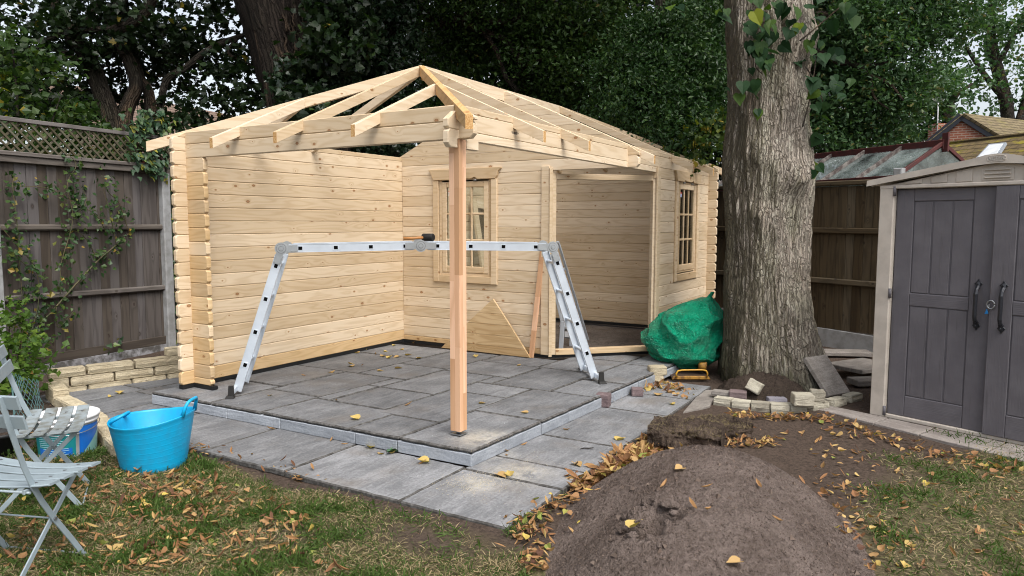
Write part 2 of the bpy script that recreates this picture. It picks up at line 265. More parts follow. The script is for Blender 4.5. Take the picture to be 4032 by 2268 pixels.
# ------------------------------------------------------------------ mesh helpers
ORG = {}
X3, Y3, Z3 = Vector((1, 0, 0)), Vector((0, 1, 0)), Vector((0, 0, 1))
def V(*a): return Vector(a)
def inset(poly, d):
    n = len(poly); out = []
    for i in range(n):
        p0, p1, p2 = Vector(poly[i-1]), Vector(poly[i]), Vector(poly[(i+1) % n])
        e1 = (p1-p0).normalized(); e2 = (p2-p1).normalized()
        n1 = Vector((-e1.y, e1.x)); n2 = Vector((-e2.y, e2.x))
        k = 1+n1.dot(n2)
        out.append(p1+(n1+n2)*(d/max(k, 0.35)))
    return out
class MB:
    def __init__(s): s.v = []; s.f = []; s.uv = []; s.t = []; s.m = []; s.sm = []
    def face(s, idx, uvs=None, t=0.5, m=0, sm=False):
        s.f.append(tuple(idx)); s.uv.append(uvs or [(0, 0)]*len(idx)); s.t.append(t); s.m.append(m); s.sm.append(sm)
    def slab(s, poly, O, U, Vv, th, bev=0.003, t=None, m=0, uvo=None, mend=None, medge=None):
        """polygon (counter-clockwise in U,V) extruded th along U x V, edges bevelled"""
        U = Vector(U).normalized(); Vv = Vector(Vv).normalized(); Nn = U.cross(Vv); O = Vector(O)
        t = random.random() if t is None else t
        uo = uvo or (random.random()*40, random.random()*40)
        n = len(poly); b = min(bev, th*0.4); b0 = len(s.v)
        pin = inset(poly, b) if b > 0 else [Vector(p) for p in poly]
        rings = [(pin, 0), (poly, b), (poly, th-b), (pin, th)] if b > 0 else [(poly, 0), (poly, th)]
        for pp, h in rings:
            for p in pp: s.v.append(O+U*p[0]+Vv*p[1]+Nn*h)
        R = len(rings)
        uvf = lambda p: (p[0]+uo[0], p[1]+uo[1])
        s.face([b0+i for i in reversed(range(n))], [uvf(pin[i]) for i in reversed(range(n))], t, m)
        l = b0+(R-1)*n
        s.face([l+i for i in range(n)], [uvf(pin[i]) for i in range(n)], t, m)
        for r in range(R-1):
            for i in range(n):
                j = (i+1) % n; pi, pj = rings[r][0][i], rings[r][0][j]; h0, h1 = rings[r][1], rings[r+1][1]
                e = Vector(pj)-Vector(pi); mm = m
                if abs(e.x) >= abs(e.y): q = [(pi[0]+uo[0], pi[1]+h0+uo[1]), (pj[0]+uo[0], pj[1]+h0+uo[1]), (pj[0]+uo[0], pj[1]+h1+uo[1]), (pi[0]+uo[0], pi[1]+h1+uo[1])]
                else:
                    q = [(h0*.3+uo[0], pi[1]+uo[1]), (h0*.3+uo[0], pj[1]+uo[1]), (h1*.3+uo[0], pj[1]+uo[1]), (h1*.3+uo[0], pi[1]+uo[1])]
                    if mend is not None and (R < 4 or r == 1): mm = mend
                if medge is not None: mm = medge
                a = b0+r*n
                s.face([a+i, a+j, a+n+j, a+n+i], q, t, mm)
    def box(s, c, d, U=X3, Vv=Y3, **k):
        """box centred on c with sizes d along U, V, U x V"""
        U = Vector(U).normalized(); Vv = Vector(Vv).normalized(); Nn = U.cross(Vv)
        a, b = d[0]/2, d[1]/2
        s.slab([(-a, -b), (a, -b), (a, b), (-a, b)], Vector(c)-Nn*d[2]/2, U, Vv, d[2], **k)
    def bar(s, p0, p1, w, h, up=Z3, **k):
        p0, p1 = Vector(p0), Vector(p1); U = (p1-p0); L = U.length; U = U.normalized()
        Nn = U.cross(Vector(up)).normalized(); Vv = Nn.cross(U)
        s.slab([(0, -h/2), (L, -h/2), (L, h/2), (0, h/2)], p0-Nn*w/2, U, Vv, w, **k)
    def tube(s, pts, r, seg=8, t=0.5, m=0, caps=True, jit=None, uvr=None, sm=True):
        pts = [Vector(p) for p in pts]; n = len(pts)
        rs = r if isinstance(r, (list, tuple)) else [r]*n
        d0 = (pts[1]-pts[0]).normalized(); a = d0.orthogonal().normalized(); b0 = len(s.v); L = 0; Ls = []
        for i, p in enumerate(pts):
            d = (pts[min(i+1, n-1)]-pts[max(i-1, 0)]).normalized()
            a = (a-d*a.dot(d)).normalized(); c = d.cross(a)
            if i: L += (p-pts[i-1]).length
            Ls.append(L)
            for k in range(seg):
                th = 2*math.pi*k/seg; rr = rs[i]
                dirv = a*math.cos(th)+c*math.sin(th)
                if jit: rr *= 1+jit*mno.noise(Vector((math.cos(th)*2, math.sin(th)*2, L*1.2/max(rs[i], .02)*.3))+p*.3)
                s.v.append(p+dirv*rr)
        for i in range(n-1):
            for k in range(seg):
                k2 = (k+1) % seg; R = uvr or rs[0]; u0 = 2*math.pi*k/seg*R; u1 = 2*math.pi*(k+1)/seg*R
                s.face([b0+i*seg+k, b0+i*seg+k2, b0+(i+1)*seg+k2, b0+(i+1)*seg+k], [(u0, Ls[i]), (u1, Ls[i]), (u1, Ls[i+1]), (u0, Ls[i+1])], t, m, sm)
        if caps:
            s.face([b0+k for k in reversed(range(seg))], None, t, m); s.face([b0+(n-1)*seg+k for k in range(seg)], None, t, m)
    def lathe(s, prof, c, seg=32, ell=(1, 1), rot=0.0, t=0.5, m=0, wob=None, sm=True, close=False):
        b0 = len(s.v); c = Vector(c); cr, sr = math.cos(rot), math.sin(rot)
        for i, (r, z) in enumerate(prof):
            for k in range(seg):
                th = 2*math.pi*k/seg; x, y = r*math.cos(th)*ell[0], r*math.sin(th)*ell[1]
                dz = wob(th, r, z) if wob else 0
                s.v.append(c+V(x*cr-y*sr, x*sr+y*cr, z+dz))
        for i in range(len(prof)-1):
            for k in range(seg):
                k2 = (k+1) % seg
                s.face([b0+i*seg+k, b0+i*seg+k2, b0+(i+1)*seg+k2, b0+(i+1)*seg+k], [(k/seg, i), ((k+1)/seg, i), ((k+1)/seg, i+1), (k/seg, i+1)], t, m, sm)
        if close:
            s.face([b0+k for k in reversed(range(seg))], None, t, m); e = b0+(len(prof)-1)*seg; s.face([e+k for k in range(seg)], None, t, m)
    def grid(s, fn, nu, nv, t=0.5, m=0, sm=True, uvf=None):
        b0 = len(s.v)
        for j in range(nv+1):
            for i in range(nu+1): s.v.append(Vector(fn(i/nu, j/nv)))
        for j in range(nv):
            for i in range(nu):
                a = b0+j*(nu+1)+i; q = [(i/nu, j/nv), ((i+1)/nu, j/nv), ((i+1)/nu, (j+1)/nv), (i/nu, (j+1)/nv)]
                if uvf: q = [uvf(*x) for x in q]
                s.face([a, a+1, a+nu+2, a+nu+1], q, t, m, sm)
    def build(s, name, mats, parent=None, loc=None, kind=None, label=None, cat=None, group=None):
        if not isinstance(mats, (list, tuple)): mats = [mats]
        org = ORG.get(parent.name, V(0, 0, 0)) if parent else Vector(loc or (0, 0, 0))
        me = bpy.data.meshes.new(name)
        me.from_pydata([tuple(Vector(v)-org) for v in s.v], [], s.f)
        ul = me.uv_layers.new(name="UVMap"); ul.data.foreach_set("uv", [c for q in s.uv for p in q for c in p])
        at = me.attributes.new("tint", 'FLOAT', 'FACE'); at.data.foreach_set("value", s.t)
        me.polygons.foreach_set("material_index", s.m); me.polygons.foreach_set("use_smooth", s.sm)
        for mm in mats: me.materials.append(mm)
        me.update()
        o = bpy.data.objects.new(name, me); COL.objects.link(o)
        if parent: o.parent = parent; ORG[o.name] = org
        else: o.location = org; ORG[o.name] = org
        return tag(o, label, cat, group, kind)
def tag(o, label=None, cat=None, group=None, kind=None):
    if label: o['label'] = label
    if cat: o['category'] = cat
    if group: o['group'] = group
    if kind: o['kind'] = kind
    return o
def thing(name, label, cat, loc=(0, 0, 0), group=None):
    o = bpy.data.objects.new(name, None); COL.objects.link(o); o.location = loc; o.empty_display_size = 0.2
    ORG[o.name] = Vector(loc); return tag(o, label, cat, group)
def np_mesh(name, Vt, Fc, tint, mats, parent=None, smooth=False, attrs=None, **k):
    """many small faces at once: Vt (n,3), Fc (m,c), tint (m,)"""
    org = np.array(ORG.get(parent.name, V(0, 0, 0))) if parent else np.array(k.pop('loc', (0, 0, 0)), float)
    me = bpy.data.meshes.new(name); nv, (nf, c) = len(Vt), Fc.shape
    me.vertices.add(nv); me.vertices.foreach_set("co", (np.asarray(Vt)-org).astype(np.float32).ravel())
    me.loops.add(nf*c); me.loops.foreach_set("vertex_index", Fc.astype(np.int32).ravel())
    me.polygons.add(nf); me.polygons.foreach_set("loop_start", np.arange(0, nf*c, c, dtype=np.int32))
    try: me.polygons.foreach_set("loop_total", np.full(nf, c, dtype=np.int32))
    except Exception: pass
    at = me.attributes.new("tint", 'FLOAT', 'FACE'); at.data.foreach_set("value", np.asarray(tint, np.float32))
    me.polygons.foreach_set("use_smooth", np.full(nf, smooth))
    for mm in (mats if isinstance(mats, list) else [mats]): me.materials.append(mm)
    me.update(calc_edges=True); me.validate()
    o = bpy.data.objects.new(name, me); COL.objects.link(o)
    if parent: o.parent = parent; ORG[o.name] = Vector(org)
    else: o.location = org; ORG[o.name] = Vector(org)
    return tag(o, **k)
def fan(outline, mid=None, fold=0.0):
    """triangle fan leaf template in x (width), y (length); fold lifts the edges"""
    pts = [(0, 0.45, 0)]+[(x, y, fold*abs(x)-0.12*(y-0.45)**2) for x, y in outline]; n = len(outline)
    return np.array(pts), np.array([(0, 1+i, 1+(i+1) % n) for i in range(n)])
T_OVAL = (np.array([(0, 0, 0), (0.27, 0.45, 0.07), (0, 1, -0.06), (-0.27, 0.45, 0.07)]), np.array([(0, 1, 2), (0, 2, 3)]))
T_WIDE = (np.array([(0, 0, 0), (0.42, 0.4, 0.08), (0, 1, -0.08), (-0.42, 0.4, 0.08)]), np.array([(0, 1, 2), (0, 2, 3)]))
T_HEART = fan([(0, 0.08), (0.2, -0.02), (0.42, 0.15), (0.46, 0.38), (0.34, 0.62), (0.15, 0.85), (0, 1.08), (-0.15, 0.85), (-0.34, 0.62), (-0.46, 0.38), (-0.42, 0.15), (-0.2, -0.02)], fold=0.22)
T_MAPLE = fan([(0, 0), (0.22, 0.1), (0.4, 0.08), (0.34, 0.28), (0.58, 0.5), (0.3, 0.52), (0.26, 0.72), (0, 1.05), (-0.26, 0.72), (-0.3, 0.52), (-0.58, 0.5), (-0.34, 0.28), (-0.4, 0.08), (-0.22, 0.1)], fold=0.18)
T_IVY = fan([(0, 0.05), (0.25, -0.05), (0.48, 0.2), (0.25, 0.45), (0.2, 0.7), (0, 1), (-0.2, 0.7), (-0.25, 0.45), (-0.48, 0.2), (-0.25, -0.05)], fold=0.15)
def scatter(tpl, pos, size, nrm, tint, curl=None, yawdir=None):
    """leaf copies: pos (n,3), size (n,), nrm (n,3) leaf normals -> verts, faces, tint per face"""
    tv, tf = tpl; n = len(pos); nrm = nrm/np.linalg.norm(nrm, axis=1, keepdims=True)
    a = rng.normal(size=(n, 3)) if yawdir is None else yawdir+rng.normal(size=(n, 3))*0.35
    y = a-nrm*np.sum(a*nrm, 1, keepdims=True); y /= np.linalg.norm(y, axis=1, keepdims=True)+1e-9
    x = np.cross(y, nrm)
    T = np.repeat(tv[None], n, 0)*np.asarray(size)[:, None, None]
    if curl is not None: T[:, :, 2] += curl[:, None]*(np.abs(T[:, :, 0])*0.9+((T[:, :, 1]-0.45*size[:, None])**2)/size[:, None])
    P = pos[:, None, :]+T[:, :, :1]*x[:, None, :]+T[:, :, 1:2]*y[:, None, :]+T[:, :, 2:3]*nrm[:, None, :]
    k = len(tv); F = (tf[None]+(np.arange(n)*k)[:, None, None]).reshape(-1, tf.shape[1])
    return P.reshape(-1, 3), F, np.repeat(tint, len(tf))
def up_nrm(n, spread=0.8, up=1.0): return rng.normal(size=(n, 3))*spread+np.array([0, 0, up])
def crown_pts(blobs, nclump, per, cr, shell=0.45, flat=0.55):
    """leaf positions in clumps through ellipsoids blobs = [(cx,cy,cz,rx,ry,rz), ...]"""
    B = np.array(blobs, float); w = (B[:, 3]*B[:, 4]*B[:, 5])**0.75; w /= w.sum()
    idx = rng.choice(len(B), nclump, p=w); d = rng.normal(size=(nclump, 3)); d /= np.linalg.norm(d, axis=1, keepdims=True)
    r = shell+(1-shell)*rng.random(nclump)**0.6
    c = B[idx, :3]+d*r[:, None]*B[idx, 3:]
    cs = cr*(0.55+0.9*rng.random(nclump))
    P = np.repeat(c, per, 0)+rng.normal(size=(nclump*per, 3))*np.repeat(cs, per)[:, None]*np.array([1, 1, flat])*0.6
    tb = np.repeat(rng.normal(size=nclump)*0.13, per)
    return P, tb
def crown(parent, name, m, tpl, blobs, nclump, per, cr, size, shell=0.45, flat=0.55, up=0.7, spread=0.9, keep=None, bias=0.42, **k):
    P, tb = crown_pts(blobs, nclump, per, cr, shell, flat)
    if keep is not None: q = keep(P); P = P[q]; tb = tb[q]
    n = len(P); sz = size*(0.65+0.7*rng.random(n)); t = np.clip(bias+tb+rng.normal(size=n)*0.16+(rng.random(n) > 0.985)*0.5, 0, 1)
    Vt, F, T = scatter(tpl, P, sz, up_nrm(n, spread, up), t)
    return np_mesh(name, Vt, F, T, m, parent, **k)

# ------------------------------------------------------------------ ground
FENCEW = m_wood("weathered_fence_boards", (0.104, 0.091, 0.083), (0.042, 0.036, 0.034), knot=(0.03, 0.022, 0.018), knots=0.3, ringf=5, lo=0.72, hi=1.25, rough=0.85)
RAILW = m_wood("weathered_rail", (0.15, 0.135, 0.125), (0.06, 0.052, 0.047), knot=(0.04, 0.03, 0.025), knots=0.2, ringf=8, lo=0.85, hi=1.15, rough=0.85)
FENCER = m_wood("brown_green_fence_boards", (0.088, 0.068, 0.042), (0.030, 0.024, 0.016), knot=(0.015, 0.012, 0.01), knots=0.4, ringf=6, lo=0.65, hi=1.3, rough=0.85)
LATTICEW = m_wood("trellis_laths", (0.105, 0.096, 0.064), (0.06, 0.054, 0.036), knots=0.0, lo=0.75, hi=1.2, rough=0.85)
def sst(x, a, b): t = np.clip((x-a)/(b-a), 0, 1); return t*t*(3-2*t)
def fbm(x, y, f=1.0, o=4, s=0.0):
    out = np.zeros(np.shape(x)); amp = 1.0; tot = 0
    for i in range(o):
        out += amp*np.vectorize(lambda a, b: mno.noise(Vector((a*f+s, b*f-s, s*1.3))))(x, y); tot += amp; f *= 2.05; amp *= 0.5
    return out/tot
MC = np.array([-0.27, -1.80]); MA = math.atan2(0.30, 1.0)        # topsoil mound: centre and long axis
def mound_h(x, y):
    dx, dy = x-MC[0], y-MC[1]; a = dx*math.cos(MA)+dy*math.sin(MA); b = -dx*math.sin(MA)+dy*math.cos(MA)
    q = (a/np.where(a > 0, 1.10, 1.9))**2+(b/np.where(b > 0, 0.78, 0.74))**2
    h = 0.40*0.11*np.log1p(np.exp(np.clip((1-q)/0.11, -40, 40)))
    h += 0.05*np.exp(-(((a+0.85)/0.35)**2+((b-0.32)/0.25)**2))
    h -= 0.03*np.exp(-(((a+0.35)/0.22)**2+((b-0.42)/0.16)**2))
    return h
def ground_h(x, y):
    return -0.137+0.012*np.sin(x*2.3+1)*np.sin(y*1.9)+0.006*np.sin(x*7.1)*np.sin(y*8.3+2)
def lawn_mask(x, y, n):
    left = (x < -0.93)*sst(-0.97-x+0.22*n, -0.02, 0.14)
    cornersoil = np.exp(-(((x+1.18)/0.20)**2+((y+0.62)/0.42)**2))
    left = left*np.clip(1-1.0*cornersoil-0.6*np.exp(-(((x+1.5)/0.22)**2+((y-0.05)/0.25)**2)), 0, 1)
    right = .7*sst(-2.12-y+0.5*n-0.34*x, -0.1, 0.35)*(x > -0.93)
    return np.clip(np.where(x < -0.93, left, right), 0, 1)
nx, ny = 190, 180
gx, gy = np.meshgrid(np.linspace(-6, 6.3, nx), np.linspace(-5.8, 5.6, ny))
gn = fbm(gx, gy, 1.6, 3); gm = lawn_mask(gx, gy, gn)
gz = ground_h(gx, gy)+0.012*gn
Vt = np.stack([gx, gy, gz], -1).reshape(-1, 3); ii = np.arange(nx*ny).reshape(ny, nx)
Fc = np.stack([ii[:-1, :-1], ii[:-1, 1:], ii[1:, 1:], ii[1:, :-1]], -1).reshape(-1, 4)
lawn = np_mesh("lawn", Vt, Fc, np.full(len(Fc), .5), GROUND, smooth=True, kind='structure')
at = lawn.data.attributes.new("lawn", 'FLOAT', 'POINT'); at.data.foreach_set("value", gm.ravel().astype(np.float32))
b = MB(); b.slab([(-250, -250), (250, -250), (250, 250), (-250, 250)], (0, 0, -0.45), X3, Y3, 0.25, bev=0)
b.build("ground", SOILD, kind='structure')

# paving: lower slabs round the raised platform
def quad_slabs(b, rects, O, ex, ey, ztop, th, gap=0.006, bev=0.008, wob=0.005, m=0):
    for (s0, t0, s1, t1) in rects:
        g = gap; j = lambda: random.uniform(-wob, wob)
        pts = [(s0+g, t0+g), (s1-g, t0+g), (s1-g, t1-g), (s0+g, t1-g)]
        out = []
        for i in range(4):
            a, c = Vector(pts[i]), Vector(pts[(i+1) % 4]); n = max(2, int((c-a).length/0.06)); e = (c-a).normalized(); nn = Vector((-e.y, e.x))
            for k in range(n): out.append(tuple(a+(c-a)*k/n+nn*(j() if k else 0)))
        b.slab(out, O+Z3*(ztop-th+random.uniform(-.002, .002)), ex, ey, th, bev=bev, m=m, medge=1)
b = MB()
xs = [-0.89, -0.25, 0.08, 0.68, 1.66, 2.30, 2.95]
rects = [(xs[i], -0.915, xs[i+1], -0.19) for i in range(len(xs)-1)]
quad_slabs(b, rects, V(0, 0, 0), V(1, 0.012, 0).normalized(), V(-0.012, 1, 0).normalized(), -0.11, 0.04)
ys = [-0.19, 0.75, 1.55, 2.45]
quad_slabs(b, [(-0.885, ys[i], -0.20, ys[i+1]) for i in range(3)], V(0, 0, 0), V(1, 0.012, 0).normalized(), V(-0.012, 1, 0).normalized(), -0.11, 0.04)
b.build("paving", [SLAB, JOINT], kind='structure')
b = MB()
quad_slabs(b, [(-0.88, 2.45, -0.25, 3.1), (-0.25, 2.45, 0.6, 3.1), (-0.80, 3.1, -0.1, 3.65), (-0.1, 3.1, 0.55, 3.65), (0.55, 3.1, 1.3, 3.9), (-0.75, 3.65, 0.0, 4.25), (0.0, 3.65, 0.6, 4.1)], V(0, 0, 0), X3, Y3, -0.113, 0.04)
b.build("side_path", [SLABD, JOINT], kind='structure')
# raised platform of riven slabs on a riser course
A0 = V(-0.206, -0.24, 0); EX = V(0.9991, -0.0424, 0).normalized(); EY = V(-0.032, 0.9995, 0).normalized()
LT = 3.315; b = MB()
fixed = [(0, 0, 0.87, 0.6), (0, 0.6, 0.45, 1.05), (0, 1.05, 0.55, 1.95), (0, 1.95, 0.6, 2.55), (0, 2.55, 0.72, LT), (0.87, 0, 1.75, 0.62), (1.75, 0, 2.35, 0.45), (2.35, 0, 3.25, 0.45),
         (0.45, 0.6, 1.35, 1.2), (0.55, 1.2, 1.15, 1.8), (0.6, 1.95, 1.5, 2.55), (0.72, 2.55, 1.5, LT), (1.35, 0.62, 1.75, 1.2), (1.75, 0.45, 2.65, 1.05), (1.15, 1.2, 2.05, 1.8), (0.55, 1.8, 1.15, 1.95), (1.15, 1.8, 1.5, 1.95),
         (1.5, 1.8, 2.1, 2.4), (1.5, 2.4, 2.4, LT), (2.05, 1.05, 2.65, 1.8), (1.75, 1.05, 2.05, 1.2), (2.65, 0.45, 3.35, 1.1), (2.65, 1.1, 3.1, 1.8), (2.1, 1.8, 3.05, 2.4), (2.4, 2.4, 3.05, LT),
         (3.25, 0, 4.1, 0.45), (4.1, 0, 5.0, 0.45), (5.0, 0, 6.1, 0.45), (3.35, 0.45, 3.75, 0.9)]
quad_slabs(b, fixed, A0, EX, EY, 0.0, 0.024, gap=0.010, bev=0.009)
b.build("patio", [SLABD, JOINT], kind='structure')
b = MB()
# riser strips under the slab edges, a dark bedding gap above them
def riser(O, d, nrm, cuts):
    d = Vector(d); nrm = Vector(nrm)
    for a, c in zip(cuts[:-1], cuts[1:]):
        b.slab([(a+0.003, 0), (c-0.003, 0), (c-0.003, 0.080), (a+0.003, 0.080)], O-nrm*0.04+Z3*-0.108, d, Z3, 0.03+random.uniform(0, .006), bev=0.004)
riser(A0, EX, -EY, [0.012, 0.87, 1.28, 2.1, 2.62, 3.2, 4.1, 5.0, 6.1])
riser(A0+EY*LT, -EY, -EX, [0.0, LT-2.35, LT-1.75, LT-1.0, LT-0.62, LT-0.013])
b.build("patio_riser", [RISER], kind='structure')
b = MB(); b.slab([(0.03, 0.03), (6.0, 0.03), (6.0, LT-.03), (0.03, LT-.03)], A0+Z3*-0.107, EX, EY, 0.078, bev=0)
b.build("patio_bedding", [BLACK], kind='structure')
b = MB(); b.slab([(2.9, 0.35), (5.75, 0.2), (5.75, 3.0), (2.9, 3.0)], (0, 0, -0.04), X3, Y3, 0.012, bev=0); b.build("room_floor", [m_soil("trodden_earth", (0.12, 0.10, 0.086), (0.20, 0.17, 0.148), 0.5, 0.4)], kind='structure')

# topsoil mound
def soil_heap(name, label, cat, c, hfun, r, n, m, rough, kind=None):
    xs_, ys_ = np.meshgrid(np.linspace(-r, r, n), np.linspace(-r, r, n)); X, Y = xs_+c[0], ys_+c[1]
    h = hfun(X, Y); nn = fbm(X, Y, 9, 4); n2 = rng.normal(size=X.shape)
    Zz = ground_h(X, Y)-0.03+h+(nn*rough+n2*rough*0.30)*sst(h, 0.0, 0.08)
    ii = np.arange(n*n).reshape(n, n); F = np.stack([ii[:-1, :-1], ii[:-1, 1:], ii[1:, 1:], ii[1:, :-1]], -1).reshape(-1, 4)
    ok = (h.ravel() > 0.002)[F].any(1)
    return np_mesh(name, np.stack([X, Y, Zz], -1).reshape(-1, 3), F[ok], np.full(ok.sum(), .5), m, smooth=True, label=label, cat=cat, kind=kind), (lambda x, y: ground_h(x, y)-0.03+hfun(x, y))
def msurf(u, v):
    t = np.linspace(1.2, 9, 2600); d = ray(u, v); X, Y, Zr = CP.x+d.x*t, CP.y+d.y*t, CP.z+d.z*t
    k = int(np.argmax(Zr <= ground_h(X, Y)-.03+mound_h(X, Y))); return V(X[k], Y[k], Zr[k])
RHm = Vector((RT.x, RT.y, 0)).normalized(); FHm = Vector((FW.x, FW.y, 0)).normalized()
DENTS = [(2600, 2030, .085, .06, -.13), (2565, 2060, .045, .07, -.10), (2540, 2085, .05, .06, -.07), (2600, 2085, .04, .03, -.03), (2480, 2110, .05, .014, -.06), (2520, 2060, .09, .05, -.035), (3265, 1995, .016, .05, -.05), (3300, 2030, .014, .05, -.06), (3320, 2050, .012, .04, -.04),
         (2600, 2000, .08, .03, .018), (2470, 2032, .03, .02, .03), (2505, 2022, .025, .02, .028), (2535, 2030, .02, .02, .022), (2490, 2050, .022, .018, .018), (2600, 2060, .022, .022, .02), (2560, 2100, .03, .02, .02), (2520, 2105, .025, .02, .02), (2900, 1800, .25, .2, .02), (2680, 1830, .12, .1, .03), (2560, 1960, .10, .08, .02), (2780, 1950, .10, .06, -.015)]
_r2 = random.Random(5)
for _ in range(46): DENTS.append((_r2.uniform(2300, 3250), _r2.uniform(1820, 2240), _r2.uniform(.010, .03), _r2.uniform(.010, .025), _r2.uniform(-.012, .018)))
DENTS = [(msurf(u, v), rx, ry, d) for u, v, rx, ry, d in DENTS]
def mh2(x, y):
    h = mound_h(x, y); h0 = h
    for p, rx, ry, d in DENTS:
        dx, dy = x-p.x, y-p.y; q = ((dx*RHm.x+dy*RHm.y)/rx)**2+((dx*FHm.x+dy*FHm.y)/ry)**2
        h = h+d*np.exp(-q**2 if d < -.03 else -q)
    return np.where(h0 > .003, np.maximum(h, .004), 0)
mound, mound_z = soil_heap("soil_mound", "big smooth mound of brown sifted topsoil in the foreground", "soil mound", MC, mh2, 1.95, 640, SOILM, 0.013)
tc = np.array([2.92, -1.36])
soil_heap("soil_heap", "low dark heap of root-filled soil at the foot of the big tree", "soil heap", tc, lambda x, y: 0.24*np.clip(1-((x-tc[0])/0.36)**2-((y-tc[1])/0.46)**2, 0, None)**0.8, 0.7, 90, SOILD, 0.035)

def blob(b, c, r, sq=.7):
    o = V(random.random()*30, random.random()*30, 0)
    def fn(u, v):
        th, ph = 2*math.pi*u, math.pi*v; d = V(math.sin(ph)*math.cos(th), math.sin(ph)*math.sin(th), -math.cos(ph)*sq)
        return c+d*r*(1+.45*mno.noise(d*1.7+o)+.22*mno.noise(d*4.5+o)+.08*mno.noise(d*11+o))
    b.grid(fn, 22, 14)
for k, (u, v, r, up) in enumerate(((2560, 1992, .040, .012), (2600, 1988, .046, .016), (2640, 1996, .036, .010), (2618, 2004, .026, .02), (2530, 2012, .032, .0), (2500, 2030, .036, .0), (2470, 2036, .026, 0), (2520, 2062, .022, 0), (2650, 2020, .020, 0), (2630, 2060, .018, 0), (2490, 2110, .024, 0), (2560, 2120, .020, 0), (2445, 2090, .016, 0), (2600, 2150, .014, 0))):
    p = msurf(u, v); b = MB(); blob(b, p+Z3*up, r); b.build("soil_clod", SOILM, loc=p, label="crumbly clod of earth broken out round the hollow in the topsoil mound", cat="soil clod", group="clods round the hollow in the mound")
# ------------------------------------------------------------------ fences
FA = math.radians(7); FD = V(math.cos(FA), math.sin(FA), 0); FN = V(math.sin(FA), -math.cos(FA), 0); F0 = V(1.435, 5.531, 0)   # FN looks at the garden
def fence_boards(b, O, d, n, s0, s1, z0, z1, w=0.112, th=0.016):
    """overlapping featheredge boards, grain upright; face looks along n"""
    Vd = d if Z3.cross(d).dot(n) > 0 else -d
    x = s0
    while x < s1-0.02:
        ww = min(w*random.uniform(0.92, 1.06), s1-x); a, c = (x, x+ww) if Vd == d else (-(x+ww), -x)
        b.slab([(z0, a+.001), (z1+random.uniform(-.004, .004), a+.001), (z1, c-.001), (z0, c-.001)], O-n*(th+random.uniform(0.004, 0.012)), Z3, Vd, th, bev=0.003)
        x += ww
def left_panel(label, s0, s1, post):
    t = thing("fence_panel" if not post else "trellis_fence", label, "fence", F0+FD*((s0+s1)/2)+Z3*-0.17)
    b = MB(); fence_boards(b, F0, FD, FN, s0, s1, -0.03, 2.08); b.build("board_panel", FENCEW, t)
    b = MB(); b.slab([(s0, -0.20), (s1, -0.20), (s1, -0.045), (s0, -0.03)], F0-FN*0.03, FD, Z3, 0.05, bev=0.006); b.build("gravel_board", GRAVELB, t)
    b = MB(); b.slab([(s0, -0.03), (s1, -0.045), (s1, 0.055), (s0, 0.07)], F0-FN*0.003, FD, Z3, 0.022, bev=0.003, t=.15); b.build("base_rail", FENCEW, t)
    for za, zb in ((0.695, 0.66), (1.41, 1.405)):
        b = MB(); b.slab([(s0, za-.035), (s1, zb-.035), (s1, zb+.03), (s0, za+.03)], F0-FN*0.005, FD, Z3, 0.045, bev=0.014); b.build("rail", RAILW, t)
    b = MB(); b.slab([(s0, 2.06), (s1, 2.05), (s1, 2.115), (s0, 2.125)], F0-FN*.005, FD, Z3, 0.05, bev=0.005); b.slab([(s0, 2.127), (s1, 2.117), (s1, 2.16), (s0, 2.17)], F0-FN*.02, FD, Z3, 0.085, bev=0.006); b.build("capping_rail", RAILW, t)
    tr = MB()
    L = s1-s0; z0, z1 = 2.165, 2.47; n = int(L/0.098)
    for k in range(-4, n+1):
        for sg, off in ((1, 0.0), (-1, 0.012)):
            a = s0+k*0.098; p = [(a, z0), (a+0.305, z1)] if sg > 0 else [(a+0.305, z0), (a, z1)]
            if p[0][0] > p[1][0]: p = [p[1], p[0]]
            (xa, za), (xb, zb) = p
            if xb <= s0 or xa >= s1: continue
            if xa < s0: za += (zb-za)*(s0-xa)/(xb-xa); xa = s0
            if xb > s1: zb = za+(zb-za)*(s1-xa)/(xb-xa); xb = s1
            if xb-xa < .02: continue
            tr.bar(F0+FD*xa+Z3*za+FN*off, F0+FD*xb+Z3*zb+FN*off, 0.010, 0.021, bev=0.001)
    tr.build("lattice", LATTICEW, t)
    b = MB(); b.bar(F0+FD*s0+Z3*2.488+FN*.008, F0+FD*s1+Z3*2.488+FN*.008, 0.05, 0.042, bev=.004); b.build("trellis_top_rail", RAILW, t)
    if post:
        b = MB(); b.box(F0+FD*(s1+0.035)+FN*0.02+Z3*0.93, (0.115, 2.26, 0.10), FD, Z3, bev=0.012); b.build("concrete_post", CONC, t)
    return t
left_panel("weathered grey closeboard fence panel topped with diagonal trellis, concrete post at its right", -1.93, 0.02, True)
left_panel("weathered fence panel continuing past the left edge with trellis on top", -3.95, -2.0, True); left_panel("farthest left weathered fence panel with trellis on top", -5.95, -4.0, True)
left_panel("shaded closeboard fence panel glimpsed between concrete post and cabin corner", 0.09, 2.0, False)
for k in range(3): left_panel(("closeboard fence panel right behind the porch wall of the cabin", "closeboard fence panel behind the middle of the cabin room", "last closeboard fence panel in the garden corner behind the cabin")[k], 2.1+k*1.95, 3.98+k*1.95, False)
RA = math.radians(66); RD = V(math.cos(RA), math.sin(RA), 0); RN = V(-math.sin(RA), math.cos(RA), 0); R0 = V(6.237, -1.321, 0)
t = thing("brown_fence", "brown mossy boarded fence between the big tree and the plastic shed", "fence", R0+Z3*-0.15)
b = MB(); fence_boards(b, R0, RD, RN, -2.6, 3.6, 0.10, 1.93, 0.115); b.build("board_panel", FENCER, t)
